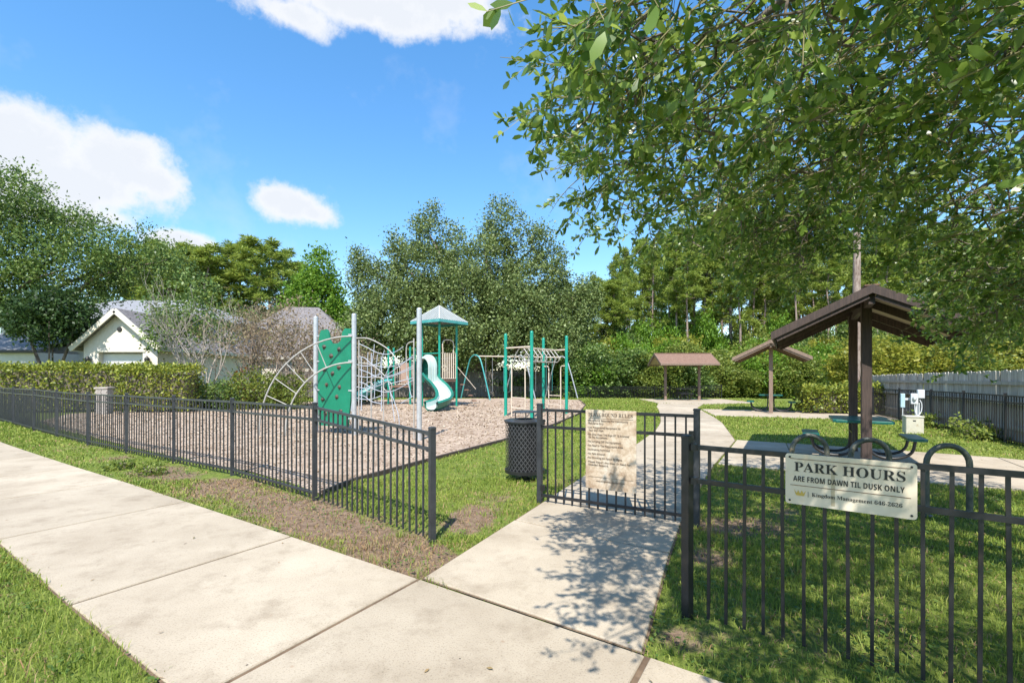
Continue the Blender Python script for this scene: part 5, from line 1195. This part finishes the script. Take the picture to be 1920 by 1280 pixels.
def bush_proto(label, mat, seed, group, size=.19, hh=5.0):
    r = np.random.default_rng(seed); rg2 = random.Random(seed); t = thing('woodland_bush', label, 'bush', (0, 0, 0), 0, group); lob = [(0, 0, hh * .42, 2.0, 1.7, hh * .42)]
    for k in range(9): a = rg2.uniform(0, 6.28); lob.append((1.5 * math.cos(a) * rg2.uniform(.4, 1), 1.2 * math.sin(a), hh * rg2.uniform(.15, .85), rg2.uniform(.6, 1.2), rg2.uniform(.6, 1), rg2.uniform(.5, 1.1)))
    link('foliage', mesh_np('foliage', *crown(lob, 460, 30, .22, size, r, shell=.5, aspect=.6)), mat, t)
    mb = MB(); limb_tree(mb, (0, 0, 0), [l[:3] for l in lob[:6]], .09, (0, 0, hh * .2), rg2, n=5); mb.build('stems', M['bark'], t, 60); return t
kinds = [('mid green leafy bush at the edge of the woods', M['leaf_bush'], 'green bushes at the wood edge'), ('yellow green leafy bush at the edge of the woods', M['leaf_yellow'], 'yellow green bushes at the wood edge'), ('bright green leafy bush at the edge of the woods', M['leaf_pear'], 'bright green bushes at the wood edge'), ('deep green bush in the shade of the woods', M['leaf_oak'], 'deep green bushes of the woods')]
bush = [bush_proto(lb, m_, 81 + k, g_) for k, (lb, m_, g_) in enumerate(kinds)]
used = [False] * 4
def put_bush(j, loc, rz, s):
    if not used[j]: used[j] = True; o = bush[j]; o.location = loc; o.rotation_euler = (0, 0, rz); o.scale = s; return o
    return copy_tree(bush[j], loc, rz, s)
for px in range(1075, 1960, 27):
    for Y, hh in ((38.5, (2.6, 4.8)), (43, (4.0, 6.8)), (49, (5.5, 9.5))):
        y = Y + rg.uniform(-1.2, 1.5); x = (px + rg.uniform(-14, 14) - 960) / 900 * y; h_ = rg.uniform(*hh) / 5.0
        if px > 1560 and Y < 40: h_ *= .8; 
        j = rg.choices((0, 1, 2, 3), (4, 3.2 if px > 1450 else 1.0, 3, 1.2 if Y < 45 else 4))[0]
        put_bush(j, (x, y, float(gz(x, y))), rg.uniform(0, 6.28), (rg.uniform(.9, 1.35), rg.uniform(.9, 1.2), h_))
for px in range(1075, 1960, 36):   # deep in the woods
    y = rg.uniform(80, 90); x = (px - 960) / 900 * y; put_bush(3, (x, y, -.5), rg.uniform(0, 6.28), (1.7, 1.3, rg.uniform(1.7, 2.3)))
for px in range(1600, 2000, 33):   # behind the board fence
    y = rg.uniform(25, 30); x = (px - 960) / 900 * y; j = rg.choices((0, 1, 2), (3, 3, 2))[0]; put_bush(j, (x + 1, y, -.1), rg.uniform(0, 6.28), (1, 1, rg.uniform(.6, .9)))
for px in range(560, 1080, 40):    # shade behind the playground
    y = rg.uniform(41, 46); x = (px - 960) / 900 * y; put_bush(3, (x, y, -.5), rg.uniform(0, 6.28), (1.1, 1, rg.uniform(.5, .8)))
for px in range(180, 560, 42):
    y = rg.uniform(56, 62); x = (px - 960) / 900 * y; put_bush(3, (x, y, -.5), rg.uniform(0, 6.28), (2, 1.3, rg.uniform(1.8, 2.6)))

# ------------------------------------------------------------------ oak over the path, its trunk outside the frame
def front_oak():
    r = np.random.default_rng(101); rg = random.Random(101); TX, TY = 4.6, 1.1
    t = thing('shade_oak', 'large dark green oak with boughs hanging over the gate walk and shelter', 'tree', (TX, TY, 0))
    def zmin(x, y):
        lft = np.maximum(2.92 - .04 * x + .22 * np.maximum(0, x - 1.5), 1.62 + .188 * y); rgt = 2.22 + np.maximum(0, 4.3 - y) * .36; k = np.clip((x - .84 * y) / .5, 0, 1)
        return lft * (1 - k) + np.minimum(rgt, lft) * k + .1 * np.sin(x * 3.1 + y * 2.2) + .07 * np.sin(x * 7.3 - y * 5.1)
    def rmax(x, y):
        a = np.arctan2(y - 1.0, x - 4.6); return 4.5 + .45 * np.exp(-((a - 1.85) / .38) ** 2) + .3 * np.sin(a * 5 + 1.0) + .24 * np.sin(a * 11) + .14 * np.sin(a * 23 + 2)
    # branchlets start anywhere in the crown, most of them near its lower and outer skin
    n = 16000; x = r.uniform(-.6, 9.4, n); y = r.uniform(-3.6, 6.6, n); rad = np.hypot(x - 4.6, y - 1.0); zb = zmin(x, y); q = rad / rmax(x, y)
    zt = 3.9 + 3.6 * np.sqrt(np.clip(1 - (rad / 5.3) ** 2, 0, 1)); z = zb + (zt - zb) * r.random(n) ** 1.9
    k = (q < 1) & (zt > zb + .2) & (r.random(n) < np.where(z - zb < 1.2, .95, np.where(y < 1.0, .45, .14))) & (np.hypot(x, y) > 1.1)
    keep = np.where(y < .4, r.random(n) < np.where((y > -2.2) & (x > 1.0) & (x < 6), .5, .12), np.where(x > 1.15 * y + .8, r.random(n) < .25, True)); k &= keep
    dz = z - .75; k &= ~((np.abs(x - (1.13 - .107 * dz)) < .75) & (np.abs(y - (5.57 - .69 * dz)) < .62)); k &= (x > .42) | (y > 2.5); k &= (x > 1.0) | (y < 3.6)
    # open windows where sky shows between the boughs
    for hx, hy, hz, hr in ((2.5, 4.2, 3.5, .42), (1.75, 3.9, 3.35, .36), (2.9, 4.4, 3.2, .34), (1.25, 3.6, 3.0, .28), (2.2, 4.9, 3.1, .3)): k &= np.sqrt((x - hx) ** 2 + (y - hy) ** 2 + (z - hz) ** 2) > hr
    x, y, z = x[k][:2450], y[k][:2450], z[k][:2450]
    # boughs drooping on the far side, over the path bend
    m = 620; yy = r.uniform(3.9, 5.9, m); tx = r.uniform(.13, .66, m); xx = tx * yy; lo = np.interp(tx, [.13, .2, .3, .4, .5, .58, .66], [.37, .31, .31, .29, .25, .23, .25]) + .05 * np.sin(tx * 60); zz_ = 1.68 + (lo + r.random(m) ** 1.5 * .22) * yy
    dz = zz_ - .75; k2 = ~((np.abs(xx - (1.13 - .107 * dz)) < .7) & (np.abs(yy - (5.57 - .69 * dz)) < .6)) & (np.hypot(xx - 4.6, yy - 1) < 5.35) & (np.sin(xx * 6 + 1) * np.sin(yy * 5) * np.sin(zz_ * 6) < .35)
    k3 = k2 & (np.arange(m) < 240); x, y, z = np.concatenate([x, xx[k3]]), np.concatenate([y, yy[k3]]), np.concatenate([z, zz_[k3]]); nb = len(x)
    S = np.stack([x - TX, y - TY, z], 1)
    # limbs
    lm = MB(); fork = Vector((.1, .1, 2.6)); nodes = []
    lm.tube([(0, 0, -.2), (0, 0, .1), (.03, .02, 1.2), fork], [.36, .27, .23, .21], 14)
    for a_, L_, h in ((2.35, 3.7, 1.6), (1.95, 3.9, 1.0), (2.75, 4.1, 1.4), (1.55, 3.9, .7), (1.15, 3.7, 1.0), (2.2, 2.8, 3.2), (3.15, 3.6, 2.2), (.7, 3.4, 2.0), (0, 3.3, 2.3), (4.0, 3.2, 2.5), (4.9, 3.0, 2.5), (5.7, 3.1, 2.6), (1.8, 2.0, 3.6), (2.6, 4.3, .9)):
        e = fork + Vector((math.cos(a_) * L_, math.sin(a_) * L_, h)); pts = spline([fork] + [fork.lerp(e, f_) + Vector((rg.gauss(0, .12), rg.gauss(0, .12), 1.3 * math.sin(f_ * 3.14) + rg.gauss(0, .06))) for f_ in (.25, .5, .75)] + [e], 5)
        m_ = len(pts); lm.tube(pts, [.1 * (1 - .94 * i / (m_ - 1)) + .006 for i in range(m_)], 8); nodes += pts[3:]
    lm.build('trunk', M['bark'], t, 60)
    NV = np.array([tuple(p) for p in nodes]); br = MB(); tw_ = MB(); LPs = []; LDs = []; LSz = []
    # each branchlet leaves the nearest wood already grown, so boughs fork instead of fanning out
    d0 = np.sqrt(((S[:, None, :] - NV[None]) ** 2).sum(2)).min(1); order = np.argsort(d0); grown = np.concatenate([NV, np.zeros((nb, 3))]); ng = len(NV)
    for i in order:
        s = S[i]; j = int(((grown[:ng] - s) ** 2).sum(1).argmin()); a = Vector(grown[j]); b_ = Vector(s); L0 = (b_ - a).length; grown[ng] = s; ng += 1
        rr = .011 if j < len(NV) else .007
        if L0 < 1.3: br.tube([a, a.lerp(b_, .5) + Vector((rg.gauss(0, .04), rg.gauss(0, .04), .06 * L0)), b_], [rr, rr * .8, rr * .6], 5, cap=False)
        out = Vector((s[0], s[1], 0)); out = out.normalized() if out.length > .1 else Vector((1, 0, 0))
        d = (out * .8 + Vector((rg.gauss(0, .5), rg.gauss(0, .5), rg.gauss(-.12, .4)))).normalized(); p = b_; L_ = rg.uniform(.3, .62); pts = [p]
        for k in range(3): d = (d + Vector((rg.gauss(0, .15), rg.gauss(0, .15), rg.gauss(-.12, .12)))).normalized(); p = p + d * L_ / 3; pts.append(p)
        tw_.tube(pts, [.0045, .0036, .0028, .0016], 4, cap=False)
        for k in range(rg.choice((4, 5, 6))):
            f_ = rg.uniform(.15, 1); q0 = pts[min(2, int(f_ * 3))].lerp(pts[min(3, int(f_ * 3) + 1)], f_ * 3 % 1); d1 = (d + Vector((rg.gauss(0, .75), rg.gauss(0, .75), rg.gauss(0, .55)))).normalized(); l1 = rg.uniform(.1, .24); q1 = q0 + d1 * l1
            tw_.tube([q0, q1], [.0022, .0012], 3, cap=False)
            for m_ in range(rg.choice((8, 9, 10, 11))):
                g_ = rg.random() ** .6; LPs.append(tuple(q0.lerp(q1, g_))); ld_ = (d1 * .65 + Vector((rg.gauss(0, .62), rg.gauss(0, .62), rg.gauss(.02, .55)))).normalized(); LDs.append(tuple(ld_)); LSz.append(rg.uniform(.034, .072) * (1.12 if g_ > .8 else 1))
    tag(br.build('branches', M['bark'], t, 60), kind='stuff'); tag(tw_.build('twigs', M['twig_green'], t), kind='stuff')
    V, F_ = leaf_long(np.array(LPs), np.array(LDs), np.array(LSz), .38, r); link('crown', mesh_np('crown', V, F_), M['leaf_front'], t)
    # shoots that reach close to the camera at the top right of the view
    sh = MB(); P_ = []; D_ = []; S_ = []
    for a, b_ in (((2.2, 1.6, 2.75), (1.22, 1.36, 2.42)), ((2.4, 2.2, 3.3), (1.3, 2.05, 2.95)), ((2.0, 2.5, 3.4), (.95, 2.6, 3.3)), ((2.9, 2.6, 3.0), (1.75, 2.6, 2.85)), ((1.9, 3.1, 3.7), (.5, 3.0, 3.55)), ((2.9, 1.9, 2.6), (2.0, 1.9, 2.35))):
        a = Vector(a) - Vector((TX, TY, 0)); b_ = Vector(b_) - Vector((TX, TY, 0)); pts = spline([a, a.lerp(b_, .5) + Vector((0, 0, .06)), b_], 6); sh.tube(pts, [.006 - .0003 * i for i in range(len(pts))], 6)
        dv = (b_ - a).normalized()
        for k in range(26):
            f_ = .1 + .9 * rg.random() ** .7; q0 = a.lerp(b_, f_) + Vector((0, 0, .06 * math.sin(f_ * 3.14))); P_.append(tuple(q0)); D_.append(tuple((dv * .6 + Vector((rg.gauss(0, .6), rg.gauss(0, .6), rg.gauss(0, .6)))).normalized())); S_.append(rg.uniform(.06, .095))
    tag(sh.build('shoots', M['twig_green'], t, 60), kind='stuff'); V, F_ = leaf_long(np.array(P_), np.array(D_), np.array(S_), .36, r); link('shoot_leaves', mesh_np('shoot_leaves', V, F_), M['leaf_front'], t)
front_oak()
